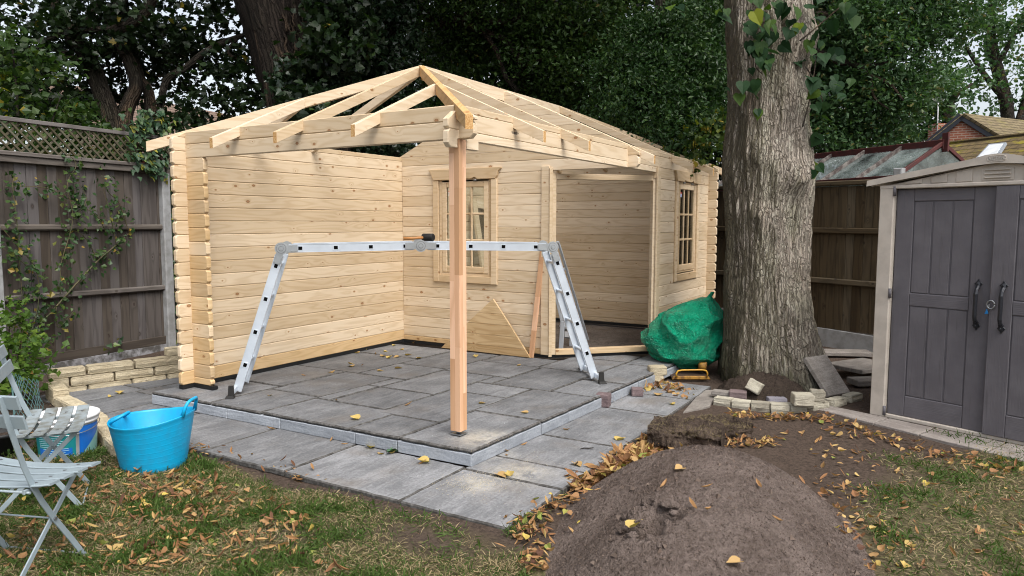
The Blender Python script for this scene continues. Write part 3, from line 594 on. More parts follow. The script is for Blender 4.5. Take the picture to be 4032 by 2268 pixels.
b = MB(); b.slab([(-2.6, -0.2), (3.6, -0.2), (3.6, 0.22), (1.3, 0.2), (0, 0.1), (-2.6, 0.03)], R0-RN*.03+Z3*0, RD if RD.cross(Z3).dot(RN) > 0 else -RD, Z3, .05) if RD.cross(Z3).dot(RN) > 0 else b.slab([(-3.6, -0.2), (2.6, -0.2), (2.6, 0.03), (0, 0.1), (-1.3, 0.2), (-3.6, 0.22)], R0-RN*.03, -RD, Z3, .05)
b.build("gravel_board", CONC, t)
for z in (0.71, 1.36):
    b = MB(); b.bar(R0+RD*-2.6+RN*.02+Z3*z, R0+RD*3.6+RN*.02+Z3*(z+.03), 0.045, 0.075, bev=.012); b.build("rail", FENCER, t)
b = MB(); b.bar(R0+RD*-2.6+RN*.0+Z3*1.96, R0+RD*3.6+Z3*1.99, 0.09, 0.06, bev=.012); b.build("capping_rail", FENCER, t)
b = MB(); b.box(R0+RD*-0.95+RN*-.06+Z3*0.97, (0.1, 2.3, 0.1), RD, Z3, bev=.01); b.build("post", CONC, t)

# ------------------------------------------------------------------ log cabin
P = 0.12; ZB = 0.035; D = 2.904; LX = 5.701; LY = 2.948; XP = 2.884; XR = 5.657; TW = 0.044
cabin = thing("log_cabin", "half-built pale spruce log cabin with open rafters and an open corner porch", "cabin", (0, 0, 0))
def logs(b, O, U, s0, s1, zs, e0=0.0, e1=0.0, holes=(), tz=None, m=0):
    """courses of logs, face towards U x Z; e0, e1 bevel the free ends"""
    for z0, z1 in zs:
        segs = [(s0, s1, e0, e1)]
        for (ha, hb, hz0, hz1) in holes:
            if min(z1, hz1)-max(z0, hz0) > 0.5*(z1-z0):
                new = []
                for a, c, ea, ec in segs:
                    if hb <= a or ha >= c: new.append((a, c, ea, ec)); continue
                    if ha > a: new.append((a, ha, ea, 0))
                    if hb < c: new.append((hb, c, 0, ec))
                segs = new
        for a, c, ea, ec in segs:
            za, zb = z0+.0006, z1-.0006; fa, fc = min(ea, (zb-za)*.4), min(ec, (zb-za)*.4)
            poly = []
            poly += [(a, za+fa), (a+fa, za)] if ea else [(a, za)]
            poly += [(c-fc, za), (c, za+fc)] if ec else [(c, za)]
            poly += [(c, zb-fc), (c-fc, zb)] if ec else [(c, zb)]
            poly += [(a+fa, zb), (a, zb-fa)] if ea else [(a, zb)]
            b.slab(poly, O, U, Z3, TW, bev=0.006, m=m)
full = [(ZB+k*P, ZB+(k+1)*P) for k in range(18)]+[(ZB+18*P, 2.241)]
half = [(ZB, ZB+P/2)]+[(ZB+P/2+k*P, ZB+P/2+(k+1)*P) for k in range(17)]+[(ZB+17.5*P, 2.241)]
CH_ = 0.02
# back wall with its log ends at the front-left corner
b = MB(); logs(b, V(0, LY, 0), X3, -0.125, LX+0.12, full[:1], CH_, CH_, m=1); logs(b, V(0, LY, 0), X3, -0.125, LX+0.12, full[1:-1], CH_, CH_)
b.slab([(-0.07, 2.1956), (LX, 2.1956), (LX, 2.241), (0, 2.241)], V(0, LY, 0), X3, Z3, TW, bev=.004)
b.build("back_wall", [WOOD, WOODO], cabin)
# short return wall at that corner, log ends towards the porch
b = MB(); [logs(b, V(TW, 0, 0), -Y3, -3.07, -2.665, [h_], CH_, CH_, m=int(k_ % 3 != 1)) for k_, h_ in enumerate(half[:-2])]; b.build("return_wall", [WOODW, WOODO], cabin)
# beam of two logs across the open end
b = MB(); logs(b, V(TW, 0, 0), -Y3, -3.0, 0.12, half[-2:-1], CH_, 0.03); logs(b, V(TW, 0, 0), -Y3, -3.0, 0.0, half[-1:], 0, 0)
b.slab([(0.001, 2.1356), (0.13, 2.1356), (0.13, 2.15), (0.06, 2.19), (0.001, 2.225)], V(TW, 0, 0), -Y3, Z3, TW, bev=.004)
b.build("end_beam", [WOOD], cabin)
# front beam, post to far corner
b = MB()
b.slab([(-0.12, 1.985), (-0.09, 1.956), (-0.012, 1.956), (-0.012, 2.016), (0.094, 2.016), (0.094, 1.956), (0.235, 1.956), (0.235, 2.015), (3.70, 2.015), (3.70, 2.0744), (-0.10, 2.0744), (-0.12, 2.055)], V(0, TW, 0), X3, Z3, TW, bev=.0045)
b.slab([(-0.12, 2.09), (-0.105, 2.0756), (LX, 2.0756), (LX, 2.1944), (-0.035, 2.1944), (-0.12, 2.135)], V(0, TW, 0), X3, Z3, TW, bev=.0045)
b.slab([(0.0, 2.1956), (LX, 2.1956), (LX, 2.241), (0.0, 2.241)], V(0, TW, 0), X3, Z3, TW, bev=.004)
b.build("front_beam", [WOOD], cabin)
# partition wall of the room, with its gable
win1 = (-2.36, -1.60, 0.85, 1.95)
b = MB(); O = V(XP+TW, 0, 0)
logs(b, O, -Y3, -D, -0.872, half[:1], m=1); logs(b, O, -Y3, -D, -0.872, half[1:-2], holes=[win1])
logs(b, O, -Y3, -D, 0.12, half[-2:-1], 0, 0.03)
b.slab([(-D, 2.1356), (0.12, 2.1356), (0.12, 2.16), (0.0, 2.241), (-D, 2.241)], O, -Y3, Z3, TW, bev=.004)
z = 2.241
def roof_z(x, y): return 2.914-0.455*(1.474-min(x, y, LX-x, LY-y, 1.474))
while z < 2.87:
    z1 = min(z+P, 2.888); a0 = (z-2.243)/0.455; a1 = (z1-2.243)/0.455; a0 = max(a0, 0.0)
    b.slab([(-(LY-a0), z+.0006), (-a0, z+.0006), (-a1, z1-.0006), (-(LY-a1), z1-.0006)], O, -Y3, Z3, TW, bev=.004, m=0); z = z1
b.build("partition_wall", [WOOD, WOODO], cabin)
# end wall and front wall of the room
b = MB(); logs(b, V(LX, 0, 0), -Y3, -3.07, 0.12, half[:1], CH_, CH_, m=1); logs(b, V(LX, 0, 0), -Y3, -3.07, 0.12, half[1:-1], CH_, CH_)
b.slab([(-3.07, 2.1356), (0.12, 2.1356), (0.12, 2.17), (0.0, 2.241), (-3.0, 2.241)], V(LX, 0, 0), -Y3, Z3, TW, bev=.004)
b.build("end_wall", [WOOD], cabin)
win2 = (4.40, 5.14, 0.85, 1.95)
b = MB(); logs(b, V(0, TW, 0), X3, 3.755, LX+.12, full[:16], 0, CH_, holes=[win2]); logs(b, V(0, TW, 0), X3, 3.70, LX+.12, [(1.9556, 2.0744)], 0, CH_)
b.build("front_wall", [WOOD], cabin)
# black membrane under the walls
b = MB()
b.bar((-0.115, LY-.022, 0.018), (LX, LY-.022, 0.018), 0.056, 0.03, bev=0); b.bar((0.022, 3.05, 0.019), (0.022, 2.645, 0.019), 0.056, 0.03, bev=0)
b.bar((XP+.022, 2.9, 0.017), (XP+.022, 0.86, 0.017), 0.054, 0.03, bev=0); b.bar((XP+.025, 0.905, 0.016), (3.79, 0.02, 0.016), 0.07, 0.03, bev=0)
b.bar((3.75, 0.022, 0.018), (LX, 0.022, 0.018), 0.056, 0.03, bev=0); b.bar((XR+.02, 0.0, 0.017), (XR+.02, 2.9, 0.017), 0.075, 0.03, bev=0)
b.build("base_membrane", BLACK, cabin)
# rafters
HV = 0.082
def rafter(pin, pout, w=0.042, m=WOOD, name="rafter", hv=HV):
    (x0, y0), (x1, y1) = pin, pout; d = V(x1-x0, y1-y0, 0); L = d.length; d.normalize()
    def zr(x, y): return 2.914-0.455*(1.474-min(x, y, LX-x, LY-y))
    z0, z1 = zr(x0, y0), zr(x1, y1)
    b = MB(); poly = [(0, z0-hv), (L, z1-hv), (L, z1), (0, z0)]
    nn = d.cross(Z3); b.slab(poly, V(x0, y0, 0)-nn*w/2, d, Z3, w, bev=0.002, mend=1); return b.build(name, [m, ENDG], cabin)
hm = 1.474; T = 0.255
for pin, pout, mm in [((hm, hm), (-0.27, -0.27), HIPW), ((hm, hm), (-0.20, LY+.20), WOOD), ((LX-hm, hm), (LX+.27, -0.27), WOOD), ((LX-hm, hm), (LX+.27, LY+.27), WOOD)]: rafter(pin, pout, 0.05, mm, "hip_rafter", 0.088)
for x in (hm-.01, 2.955, LX-hm-.02):
    rafter((x, hm-.023), (x, -T)); rafter((x, hm+.023), (x, LY+T))
for x in (0.708, LX-0.72):
    xx = min(x, LX-x); rafter((x, xx-.03), (x, -T)); rafter((x, LY-xx+.03), (x, LY+T))
for x0, sg in ((0, 1), (LX, -1)):
    for y in (0.701, hm, LY-0.74):
        yy = min(y, LY-y); rafter((x0+sg*(yy-.035 if y != hm else hm-.025), y), (x0-sg*T, y))
b = MB(); b.box((LX/2, hm, 2.914-.058), (LX-2*hm-.06, .044, .125), X3, Y3, bev=.002) if False else b.slab([(0, -.125), (LX-2*hm-.04, -.125), (LX-2*hm-.04, 0), (0, 0)], V(hm+.02, hm+.022, 2.912), X3, Z3, .044, bev=.002, mend=1); b.build("ridge_beam", [WOOD, ENDG], cabin)
# laminated corner post on a steel foot
b = MB(); w = 0.082
for i in range(2):
    for j in range(2):
        z = 0.036
        while z < 2.015:
            z1 = min(z+random.uniform(0.22, 0.6), 2.0155); c = ((i+.5)*w/2+.002, (j+.5)*w/2+.002)
            b.slab([(z+.0002, -w/4+.0002), (z1-.0002, -w/4+.0002), (z1-.0002, w/4-.0002), (z+.0002, w/4-.0002)], V(c[0]-w/4, c[1], 0), Z3, -Y3, w/2-.0003, bev=0.0008, t=random.random())
            z = z1
post = b.build("corner_post", POSTW, cabin)
b = MB(); b.box((.043, .043, .012), (.085, .085, .006), X3, Y3, bev=.001); b.tube([(.043, .043, .012), (.043, .043, .04)], .011, 10); b.tube([(.043, .043, .018), (.043, .043, .03)], .019, 6); b.box((.043, .043, .0335), (.07, .07, .005), bev=.001); b.build("post_foot", STEEL, post)

# doorway across the corner of the room
dd = V(1, -1, 0).normalized(); dn = V(-1, -1, 0).normalized(); DL = 1.232; DO = V(XP, 0.871, 0)
b = MB()
b.slab([(0.0, .04), (0.062, .04), (0.062, 1.985), (0.0, 1.985)], DO-dn*.06, dd, Z3, .075, bev=.003)
b.slab([(DL-.062, .04), (DL, .04), (DL, 1.985), (DL-.062, 1.985)], DO-dn*.06, dd, Z3, .075, bev=.003)
b.slab([(0.0635, 1.925), (DL-.0635, 1.925), (DL-.0635, 1.985), (0.0635, 1.985)], DO-dn*.06, dd, Z3, .073, bev=.003)
b.slab([(0.0635, .036), (DL-.0635, .036), (DL-.0635, .095), (0.0635, .095)], DO-dn*.06, dd, Z3, .08, bev=.003, m=1)
df = b.build("door_frame", [WOOD, WOODW], cabin)
b = MB(); b.slab([(-0.972, .036), (-0.876, .036), (-0.876, 2.065), (-0.972, 2.065)], V(XP-.001, 0, 0), -Y3, Z3, .02, bev=.003); b.build("door_casing", [WOOD], df)
b = MB(); b.slab([(3.70, .036), (3.80, .036), (3.80, 2.07), (3.70, 2.07)], V(0, -.001, 0), X3, Z3, .02, bev=.003); b.build("door_casing", [WOOD], df)
b = MB(); b.slab([(0, -.02), (.035, -.02), (.035, 2.0), (0, 2.0)], V(XP-.021, .876, .04), dd, Z3, .018, bev=.002); b.build("door_casing", [WOOD], df)


# windows
def window(O, U, cx, name="window", sticker_left=True):
    n = Vector(U).cross(Z3); t = MB()
    def sl(b, x0, x1, z0, z1, h0, th, **k): b.slab([(x0, z0), (x1, z0), (x1, z1), (x0, z1)], O+n*h0, U, Z3, th, **k)
    sl(t, cx-.445, cx-.365, .772, 1.951, .001, .022, bev=.004); sl(t, cx+.365, cx+.445, .772, 1.951, .001, .022, bev=.004); sl(t, cx-.3645, cx+.3645, .772, .855, .001, .0215, bev=.004)
    sl(t, cx-.3645, cx-.325, .8555, 1.951, -.05, .052, bev=.002); sl(t, cx+.325, cx+.3645, .8555, 1.951, -.05, .052, bev=.002); sl(t, cx-.3245, cx+.3245, .8555, .885, -.05, .05, bev=.002); sl(t, cx-.3245, cx+.3245, 1.93, 1.9515, -.05, .05, bev=.002)
    w = t.build(name, WOODW, cabin)
    # shaped head board
    h = MB(); pts = [(-.425, 1.953), (-.19, 1.953)]
    pts += [(-.17+.0, 1.966), (-.15, 1.976), (-.12, 1.966), (-.10, 1.960)]
    pts += [(.10, 1.960), (.12, 1.966), (.15, 1.976), (.17, 1.966), (.19, 1.953), (.425, 1.953), (.45, 1.985), (.462, 2.03), (.50, 2.065), (.50, 2.078), (-.50, 2.078), (-.50, 2.065), (-.462, 2.03), (-.45, 1.985)]
    h.slab([(cx+a, z) for a, z in pts], O+n*.001, U, Z3, .03, bev=.004, t=.3); h.build("head_board", WOODW, w)
    s = MB(); a0, a1, z0, z1 = cx-.322, cx+.322, .888, 1.928
    sl(s, a0, a0+.062, z0, z1, -.035, .042, bev=.006); sl(s, a1-.062, a1, z0, z1, -.035, .042, bev=.006); sl(s, a0+.0625, a1-.0625, z0, z0+.075, -.035, .041, bev=.006); sl(s, a0+.0625, a1-.0625, z1-.062, z1, -.035, .041, bev=.006)
    gx0, gx1, gz0, gz1 = a0+.062, a1-.062, z0+.075, z1-.062; pw = (gx1-gx0)/3; ph = (gz1-gz0)/3
    for i in (1, 2): sl(s, gx0+i*pw-.013, gx0+i*pw+.013, gz0+.0005, gz1-.0005, -.03, .03, bev=.007)
    for k in (1, 2):
        for i in range(3): sl(s, gx0+i*pw+(.0135 if i else .0005), gx0+(i+1)*pw-(.0135 if i < 2 else .0005), gz0+k*ph-.013, gz0+k*ph+.013, -.03, .0295, bev=.007)
    sa = s.build("sash", WOODW, w)
    g = MB(); sl(g, gx0-.005, gx1+.005, gz0-.005, gz1+.005, -.016, .004, bev=0); g.build("pane", GLASS, w)
    c = MB()
    for e in (-.15, .15): c.lathe([(.0, .0), (.018, .0), (.018, .012), (0, .012)], O+n*.012+Vector(U)*(cx+e)+Z3*1.936, 10); c.bar(O+n*.02+Vector(U)*(cx+e-.02)+Z3*1.944, O+n*.02+Vector(U)*(cx+e+.02)+Z3*1.944, .006, .006)
    c.build("catch", STEEL, w)
    k = MB(); q0 = gx0+.022
    sl(k, q0, q0+.075, gz1-.092, gz1-.052, -.0115, .001, bev=0, m=1); sl(k, q0, q0+.075, gz1-.0515, gz1-.035, -.0115, .0012, bev=0, m=0)
    for i in range(5): sl(k, q0+.006+i*.013, q0+.015+i*.013, gz1-.088, gz1-.060, -.0104, .0006, bev=0, m=2)
    k.build("sticker", [RED, STWHITE, STBLUE], w)
window(V(XP, 0, 0), -Y3, -1.98)
window(V(0, 0, 0), X3, 4.77)
for nm, dat in (("printed_mark", (0.70, 0.80, 2.135, 2.165)),):
    b = MB(); x = 0.665
    for i in range(14):
        wdt = random.uniform(.002, .005); zb_ = 2.118+random.choice((0, 0, .010)); zt_ = random.choice((2.142, 2.138, 2.134))
        b.slab([(x, zb_), (x+wdt, zb_), (x+wdt, zt_), (x, zt_)], V(0, 0.0, 0), X3, Z3, .0012, bev=0); x += wdt+random.uniform(.002, .006)
    b.build(nm, BLACK, cabin)

# things standing in the porch
b = MB()
def bandtri(z0, z1, m):
    yl = lambda z: 2.244+(1.568-2.244)*(z-.009)/.611; yr = lambda z: 1.057+(1.568-1.057)*(z-.009)/.611
    return [(-yl(z0), z0), (-yr(z0), z0), (-yr(z1), z1), (-yl(z1), z1)] if z1 < .61 else [(-yl(z0), z0), (-yr(z0), z0), (-1.568, .612)]
lean = V(0.10, 0, 1).normalized()
z = 0.0
for k, z1 in enumerate((.085, .205, .325, .445, .62)): b.slab(bandtri(z+.0005, z1-.0005, 0), V(2.80, 0, .003), -Y3, lean, .026, bev=.004); z = z1
b.build("triangular_gable_panel", [m_wood("honey_gable_boards", (0.53, 0.39, 0.225), (0.38, 0.255, 0.125), ring_a=.7)], loc=(2.8, 1.6, 0), label="triangular boarded gable panel leaning against the partition below the window", cat="gable panel")
b = MB(); p0, p1 = V(2.80, 1.085, 0.004), V(2.868, 0.985, 1.185); u = (p1-p0); L = u.length; u.normalize()
z = 0
while z < L-.02:
    z1 = min(z+random.uniform(.25, .4), L); b.slab([(z+.0003, 0), (z1-.0003, 0), (z1-.0003, .055), (z+.0003, .055)], p0, u, -Y3, .022, bev=.001); z = z1
b.build("timber_batten", POSTW, loc=(2.8, 1.06, 0), label="pinkish jointed timber batten leaning on the partition beside the doorway", cat="batten")
# glazed door leaf leaning inside the room
t = thing("glazed_door", "unhung wooden glazed door leaf leaning inside the room behind the porch window", "door", (4.3, 2.5, -.02))
b = MB(); U = V(1, -.05, 0).normalized(); up = V(.10, .24, 1); up = (up-U*up.dot(U)).normalized(); U = (U-Z3*.08).normalized(); up = (up-U*up.dot(U)).normalized(); o2 = V(4.08, 2.42, -.02)
def dsl(b, x0, x1, z0, z1, h=0, th=.04, **k): b.slab([(x0, z0), (x1, z0), (x1, z1), (x0, z1)], o2+U.cross(up)*h, U, up, th, **k)
dsl(b, 0, .1, 0, 1.86); dsl(b, .6, .7, 0, 1.86); dsl(b, .1005, .5995, 1.74, 1.86); dsl(b, .1005, .5995, .62, .74); dsl(b, .1005, .5995, 0, .12); dsl(b, .1005, .5995, 1.18, 1.21); dsl(b, .335, .365, .7405, 1.1795); dsl(b, .335, .365, 1.2105, 1.7395); dsl(b, .1005, .5995, .1205, .6195, h=.012, th=.016)
b.build("door_leaf", WOOD, t)
b = MB(); dsl(b, .1, .6, .74, 1.74, h=.018, th=.004, bev=0); b.build("pane", GLASS, t)

# ------------------------------------------------------------------ folding ladder set up as a platform
LA = V(-0.129, 2.275, 0); LD = V(0.668, -0.745, 0).normalized(); LN = V(0.745, 0.668, 0).normalized()
def LP(s, z, n): return LA+LD*s+LN*n+Z3*z
ladder = thing("folding_ladder", "silver aluminium folding ladder opened into a low work platform across the porch", "ladder", LP(1.6, 0, .35))
HL, HC, HR = (0.44, 1.243), (1.614, 1.262), (2.80, 1.245); BL, BR = (0.045, 0.03), (3.215, 0.03)
DARKH = m_plain("rung_end_shade", (0.006, 0.006, 0.006), 0.9, 0.0)  # near-black plate paints the shade inside the open rung end
for (p, q, leg) in ((HL, BL, True), (HL, HC, False), (HR, HC, False), (HR, BR, True)):
    P0, P1 = Vector(p), Vector(q); L = (P1-P0).length; e = (P1-P0)/L
    st0, st1 = 0.06, L-(0.0 if leg else 0.06)
    for nn in (0.15, 0.52):
        b = MB(); A = LP(*(P0+e*st0), nn); B_ = LP(*(P0+e*st1), nn); upv = LN
        U = (B_-A).normalized(); Vv = LN.cross(U); LL = (B_-A).length
        if Vv.z < 0 and not leg: Vv = -Vv
        h = 0.036
        b.bar(A, B_, 0.006, 2*h, up=U.cross(LN), bev=.0015)                      # web
        for sg in (1, -1): b.bar(A+LN.cross(U)*sg*(h-.004)+LN*(.0135 if nn < .3 else -.0135), B_+LN.cross(U)*sg*(h-.004)+LN*(.0135 if nn < .3 else -.0135), 0.021, 0.0078, up=U.cross(LN), bev=.0015)
        for sg in (1, -1): b.bar(A+LN.cross(U)*sg*(h-.003)+LN*(-.004 if nn < .3 else .004), B_+LN.cross(U)*sg*(h-.003)+LN*(-.004 if nn < .3 else .004), 0.003, 0.0055, up=U.cross(LN), bev=.001)
        b.build("stile", ALU, ladder)
    for k in range(4):
        c = P0+e*(0.155+0.295*k)
        if (c-P0).length > st1: continue
        b = MB(); b.bar(LP(*c, 0.146), LP(*c, 0.524), 0.027, 0.030, up=LP(*e, 0)-LA, bev=.005)
        for nn, sg in ((0.1465, -1), (0.5235, 1)):
            U2 = (LP(*e, 0)-LA); V2 = LN.cross(U2)*(1 if sg > 0 else -1)
            cc = LP(*c, nn)
            b.slab([(-.024, -.021), (.024, -.021), (.024, .021), (-.024, .021)], cc-U2.cross(V2)*.002, U2, V2, .0045, bev=.001)
            b.slab([(-.0165, -.0145), (.0165, -.0145), (.0165, .0145), (-.0165, .0145)], cc, U2, V2, .0032, bev=.0004, m=1)
        b.build("rung", [ALU, DARKH], ladder)
for (c, a1, a2) in ((HL, BL, HC), (HC, HL, HR), (HR, BR, HC)):
    for nn, sg in ((0.136, -1), (0.534, 1)):
        b = MB(); O = LP(*c, nn)
        def disc(r, h0, h1, seg=20):
            ring = []
            for h in (h0, h1):
                ring.append([O+LN*sg*h+LD*(r*math.cos(2*math.pi*k/seg))+Z3*(r*math.sin(2*math.pi*k/seg)) for k in range(seg)])
            b0 = len(b.v); b.v += ring[0]+ring[1]
            for k in range(seg): k2 = (k+1) % seg; b.face([b0+k, b0+k2, b0+seg+k2, b0+seg+k])
            b.face([b0+seg+k for k in range(seg)]); b.face([b0+k for k in reversed(range(seg))])
        disc(.053, -.004, .008); b.m = [1 if False else x for x in b.m]; k0 = len(b.f); disc(.042, .008, .0085); b.m[k0:] = [1]*(len(b.f)-k0); disc(.036, .0085, .013); k0 = len(b.f); disc(.022, .013, .0135, 14); b.m[k0:] = [1]*(len(b.f)-k0); disc(.017, .0135, .019, 12); disc(.008, .019, .022, 8)
        for q in (a1, a2):
            dv = (LP(*q, nn)-O).normalized(); o2 = LN*sg*0.002
            b.bar(O+o2+dv*.03, O+o2+dv*.135, .004, .058, up=dv.cross(LN), bev=.001)
            for f in (.085, .12):
                for g in (-.022, .022): 
                    w_ = dv.cross(LN)*g; b.bar(O+dv*f+w_+LN*sg*.003, O+dv*f+w_+LN*sg*.0075, .009, .009, up=dv)
        b.build("hinge", [ZINC, STEEL], ladder)
for (s_, lean) in ((0.035, -1), (3.225, 1)):
    b = MB(); b.bar(LP(s_, .055, 0.03), LP(s_, .055, .67), 0.028, 0.045, bev=.003); sb = b.build("stabiliser_bar", ALU, ladder)
    for nn in (0.02, 0.68):
        b = MB(); O = LP(s_+lean*.012, 0.001, nn)
        for (w0, w1, z0, z1, off) in ((.075, .055, 0, .022, .012), (.05, .038, .0215, .105, 0)):
            bb = len(b.v)
            for (w, z) in ((w0, z0), (w1, z1)):
                for sx, sy in ((-1, -1), (1, -1), (1, 1), (-1, 1)): b.v.append(O+LD*(sx*w/2+lean*off*(1-z/.1))+LN*(sy*w/2*.75)+Z3*z)
            for k in range(4): k2 = (k+1) % 4; b.face([bb+k, bb+k2, bb+4+k2, bb+4+k])
            b.face([bb+4, bb+5, bb+6, bb+7]); b.face([bb+3, bb+2, bb+1, bb])
        b.build("rubber_foot", RUBBER, sb)
t = thing("rubber_mallet", "black rubber mallet with wooden handle lying on the ladder platform", "mallet", LP(1.6, 1.31, .3))
b = MB(); hd = (LD*.80-LN*.6).normalized(); c = LP(1.69, 1.333, .30); b.tube([c-hd*.055, c-hd*.05, c+hd*.05, c+hd*.055], [.030, .034, .034, .030], 18); b.build("mallet_head", RUBBER, t)
b = MB(); hdl = (LD*-1+LN*.05).normalized(); c2 = c; b.tube([c2+hdl*.02, c2+hdl*.15+Z3*-.01, c2+hdl*.22+Z3*-.012], [.012, .013, .016], 10); b.build("handle", m_plain("varnished_handle", (.45, .2, .06), .4), t)
# step ladder standing in the room
t = thing("step_ladder", "grey aluminium step ladder standing inside the room, partly hidden by the door jamb", "step ladder", (3.9, 1.2, -.03))
_rh, _fh = V(RT.x, RT.y, 0).normalized(), V(FW.x, FW.y, 0).normalized()
so_ = gp(2208, 1385, -.03); sx = (_rh*.93-_fh*.37).normalized(); sy = (_fh*.93+_rh*.37).normalized()
def SP(x, y, z): return so_+sx*x+sy*y+Z3*z
for y in (0.0, 0.42):
    b = MB(); b.bar(SP(0, y, 0), SP(0.02, y, .36), .025, .05, up=sx, bev=.003); b.bar(SP(0.02, y, .362), SP(-.24, y+(.21-y)*.25, 1.3), .025, .05, up=sx, bev=.003); b.build("stile", ALU, t)
for y in (0.02, 0.40):
    b = MB(); b.bar(SP(.06, y*.5+.75, 0), SP(-.2, y*.5+.30, 1.25), .02, .03, up=sx, bev=.003); b.build("rear_leg", ALU, t)
for k, z in enumerate((.30, .62, .94, 1.26)):
    b = MB(); x = -.24*max(z-.36, 0)/1.0+.02; b.box(SP(x, .21, z), (.09, .40-.05*z, .028), sx, sy, bev=.004); b.build("step", ALU, t)
t = thing("plastic_tub", "small clear plastic tub with paper label on the earth floor by the step ladder", "tub", (4.0, 1.3, -.03))
c = gp(2238, 1330, -.03)
b = MB(); b.lathe([(.0, 0), (.055, 0), (.065, .12), (.068, .12), (.068, .13), (0, .13)], c, 20); b.build("tub_body", m_plain("cloudy_plastic", (.45, .48, .5), .3), t)
b = MB(); q = c+V(-.066, -.012, .055); b.box(q+V(.0, 0, 0), (.06, .075, .002), V(.35, -.93, 0), Z3, bev=0); b.build("paper_label", STWHITE, t)

# ------------------------------------------------------------------ tarpaulin over a plate compactor, by the front wall
RH = V(RT.x, RT.y, 0).normalized(); FH = V(FW.x, FW.y, 0).normalized()
def m_tarp():
    m, t, b = mat("green_tarpaulin"); p = obn(t)
    v1 = N(t, 'TexVoronoi', {'Vector': N(t, 'VectorMath', {0: p, 1: N(t, 'TexNoise', {'Vector': p, 'Scale': 5.0, 'Detail': 3}).outputs['Color']}, operation='ADD').outputs[0], 'Scale': 8.0}, feature='DISTANCE_TO_EDGE').outputs['Distance']
    v2 = N(t, 'TexVoronoi', {'Vector': N(t, 'VectorMath', {0: p, 1: N(t, 'TexNoise', {'Vector': p, 'Scale': 9.0, 'Detail': 3}).outputs['Color']}, operation='ADD').outputs[0], 'Scale': 21.0}, feature='DISTANCE_TO_EDGE').outputs['Distance']
    n = noi(t, p, 6, 6, 0.65)
    c = MX(t, sm(t, n, 0.35, 0.7), (0.0, 0.235, 0.125), (0.004, 0.37, 0.20))
    c = MX(t, M(t, 'MULTIPLY', sm(t, noi(t, p, 2.5, 5), .55, .7), .35), c, (0.10, 0.14, 0.09))
    setc(t, b, c, 0.27, 0.5)
    bump(t, b, M(t, 'ADD', M(t, 'ADD', v1, M(t, 'MULTIPLY', v2, 0.6)), M(t, 'MULTIPLY', n, .3)), 0.9, 0.045); return m
TC = V(3.57, -0.42, 0)
zs_ = [-.085, -.06, 0, .10, .19, .33, .49, .60, .68, .735]; ls_ = [-.12, -.19, -.30, -.42, -.47, -.42, -.25, -.02, .17, .235]; rs_ = [.20, .25, .31, .35, .37, .385, .365, .335, .295, .262]
def tarp(u, v):
    z = np.interp(v, np.linspace(0, 1, 10), zs_); l = np.interp(z, zs_, ls_); r = np.interp(z, zs_, rs_)
    th = 2*math.pi*u; cx_, rr = (l+r)/2, (r-l)/2; dp = min(max(.05, rr*.95), .33); 
    p = TC+RH*(cx_+rr*math.cos(th))+FH*(dp*math.sin(th)+.05-0.08*v)+Z3*z
    w_ = p+V(mno.noise(p*4), mno.noise(p*4+V(9, 0, 0)), mno.noise(p*4+V(0, 9, 0)))*.10
    n1 = (1-abs(mno.noise(w_*4.2+V(3, 1, 2)))*2)*.095+(1-abs(mno.noise(w_*8+V(1, 7, 2)))*2)*.016+(1-abs(mno.noise(w_*19+V(5, 7, 2)))*2)*.007+mno.noise(V(u*9, v*2.2, 4.2))*.03
    out = (RH*math.cos(th)+FH*math.sin(th)); drop = .035*mno.noise(V(u*14, 0.3, 1)) if v < .15 else 0
    return p+out*(n1-.065)*(1-.5*v)+Z3*(drop+(n1-.05)*.25)
b = MB(); b.grid(tarp, 190, 110)
b.build("green_tarpaulin", m_tarp(), loc=TC+Z3*-.1, label="crumpled green tarpaulin draped over a machine beside the big tree", cat="tarpaulin")
t = thing("plate_compactor", "yellow plate compactor whose base pokes out under the green tarpaulin", "compactor", gp(2722, 1500, -.125))
c = gp(2722, 1495, -.12)
b = MB(); b.slab([(-.195, 0), (.195, 0), (.18, .03), (.165, .036), (-.165, .036), (-.18, .03)], c-FH*-.03, RH, Z3, .03, bev=.006); b.box(c+FH*.28+Z3*.012, (.38, .44, .024), RH, FH, bev=.006, m=1); b.build("base_plate", [YELLOWP, m_plain('rusty_plate', (.05, .03, .02), .8)], t)
b = MB(); q = lambda x, z: c+RH*x+Z3*z-FH*.012
b.tube([q(-.15, .03), q(-.158, .065), q(-.14, .092), q(-.1, .10), q(.1, .104), q(.145, .096), q(.16, .07), q(.155, .03)], .0085, 10); b.build("lifting_handle", m_plain("yellow_handle_paint", (.55, .30, .03), .45, c2=(.4, .2, .03)), t)
b = MB(); b.lathe([(0, -.0), (.045, 0), (.045, .07), (0, .07)], c+RH*.15+FH*.15+Z3*.08, 16); b.build("vibrator_cap", YELLOWP, t)

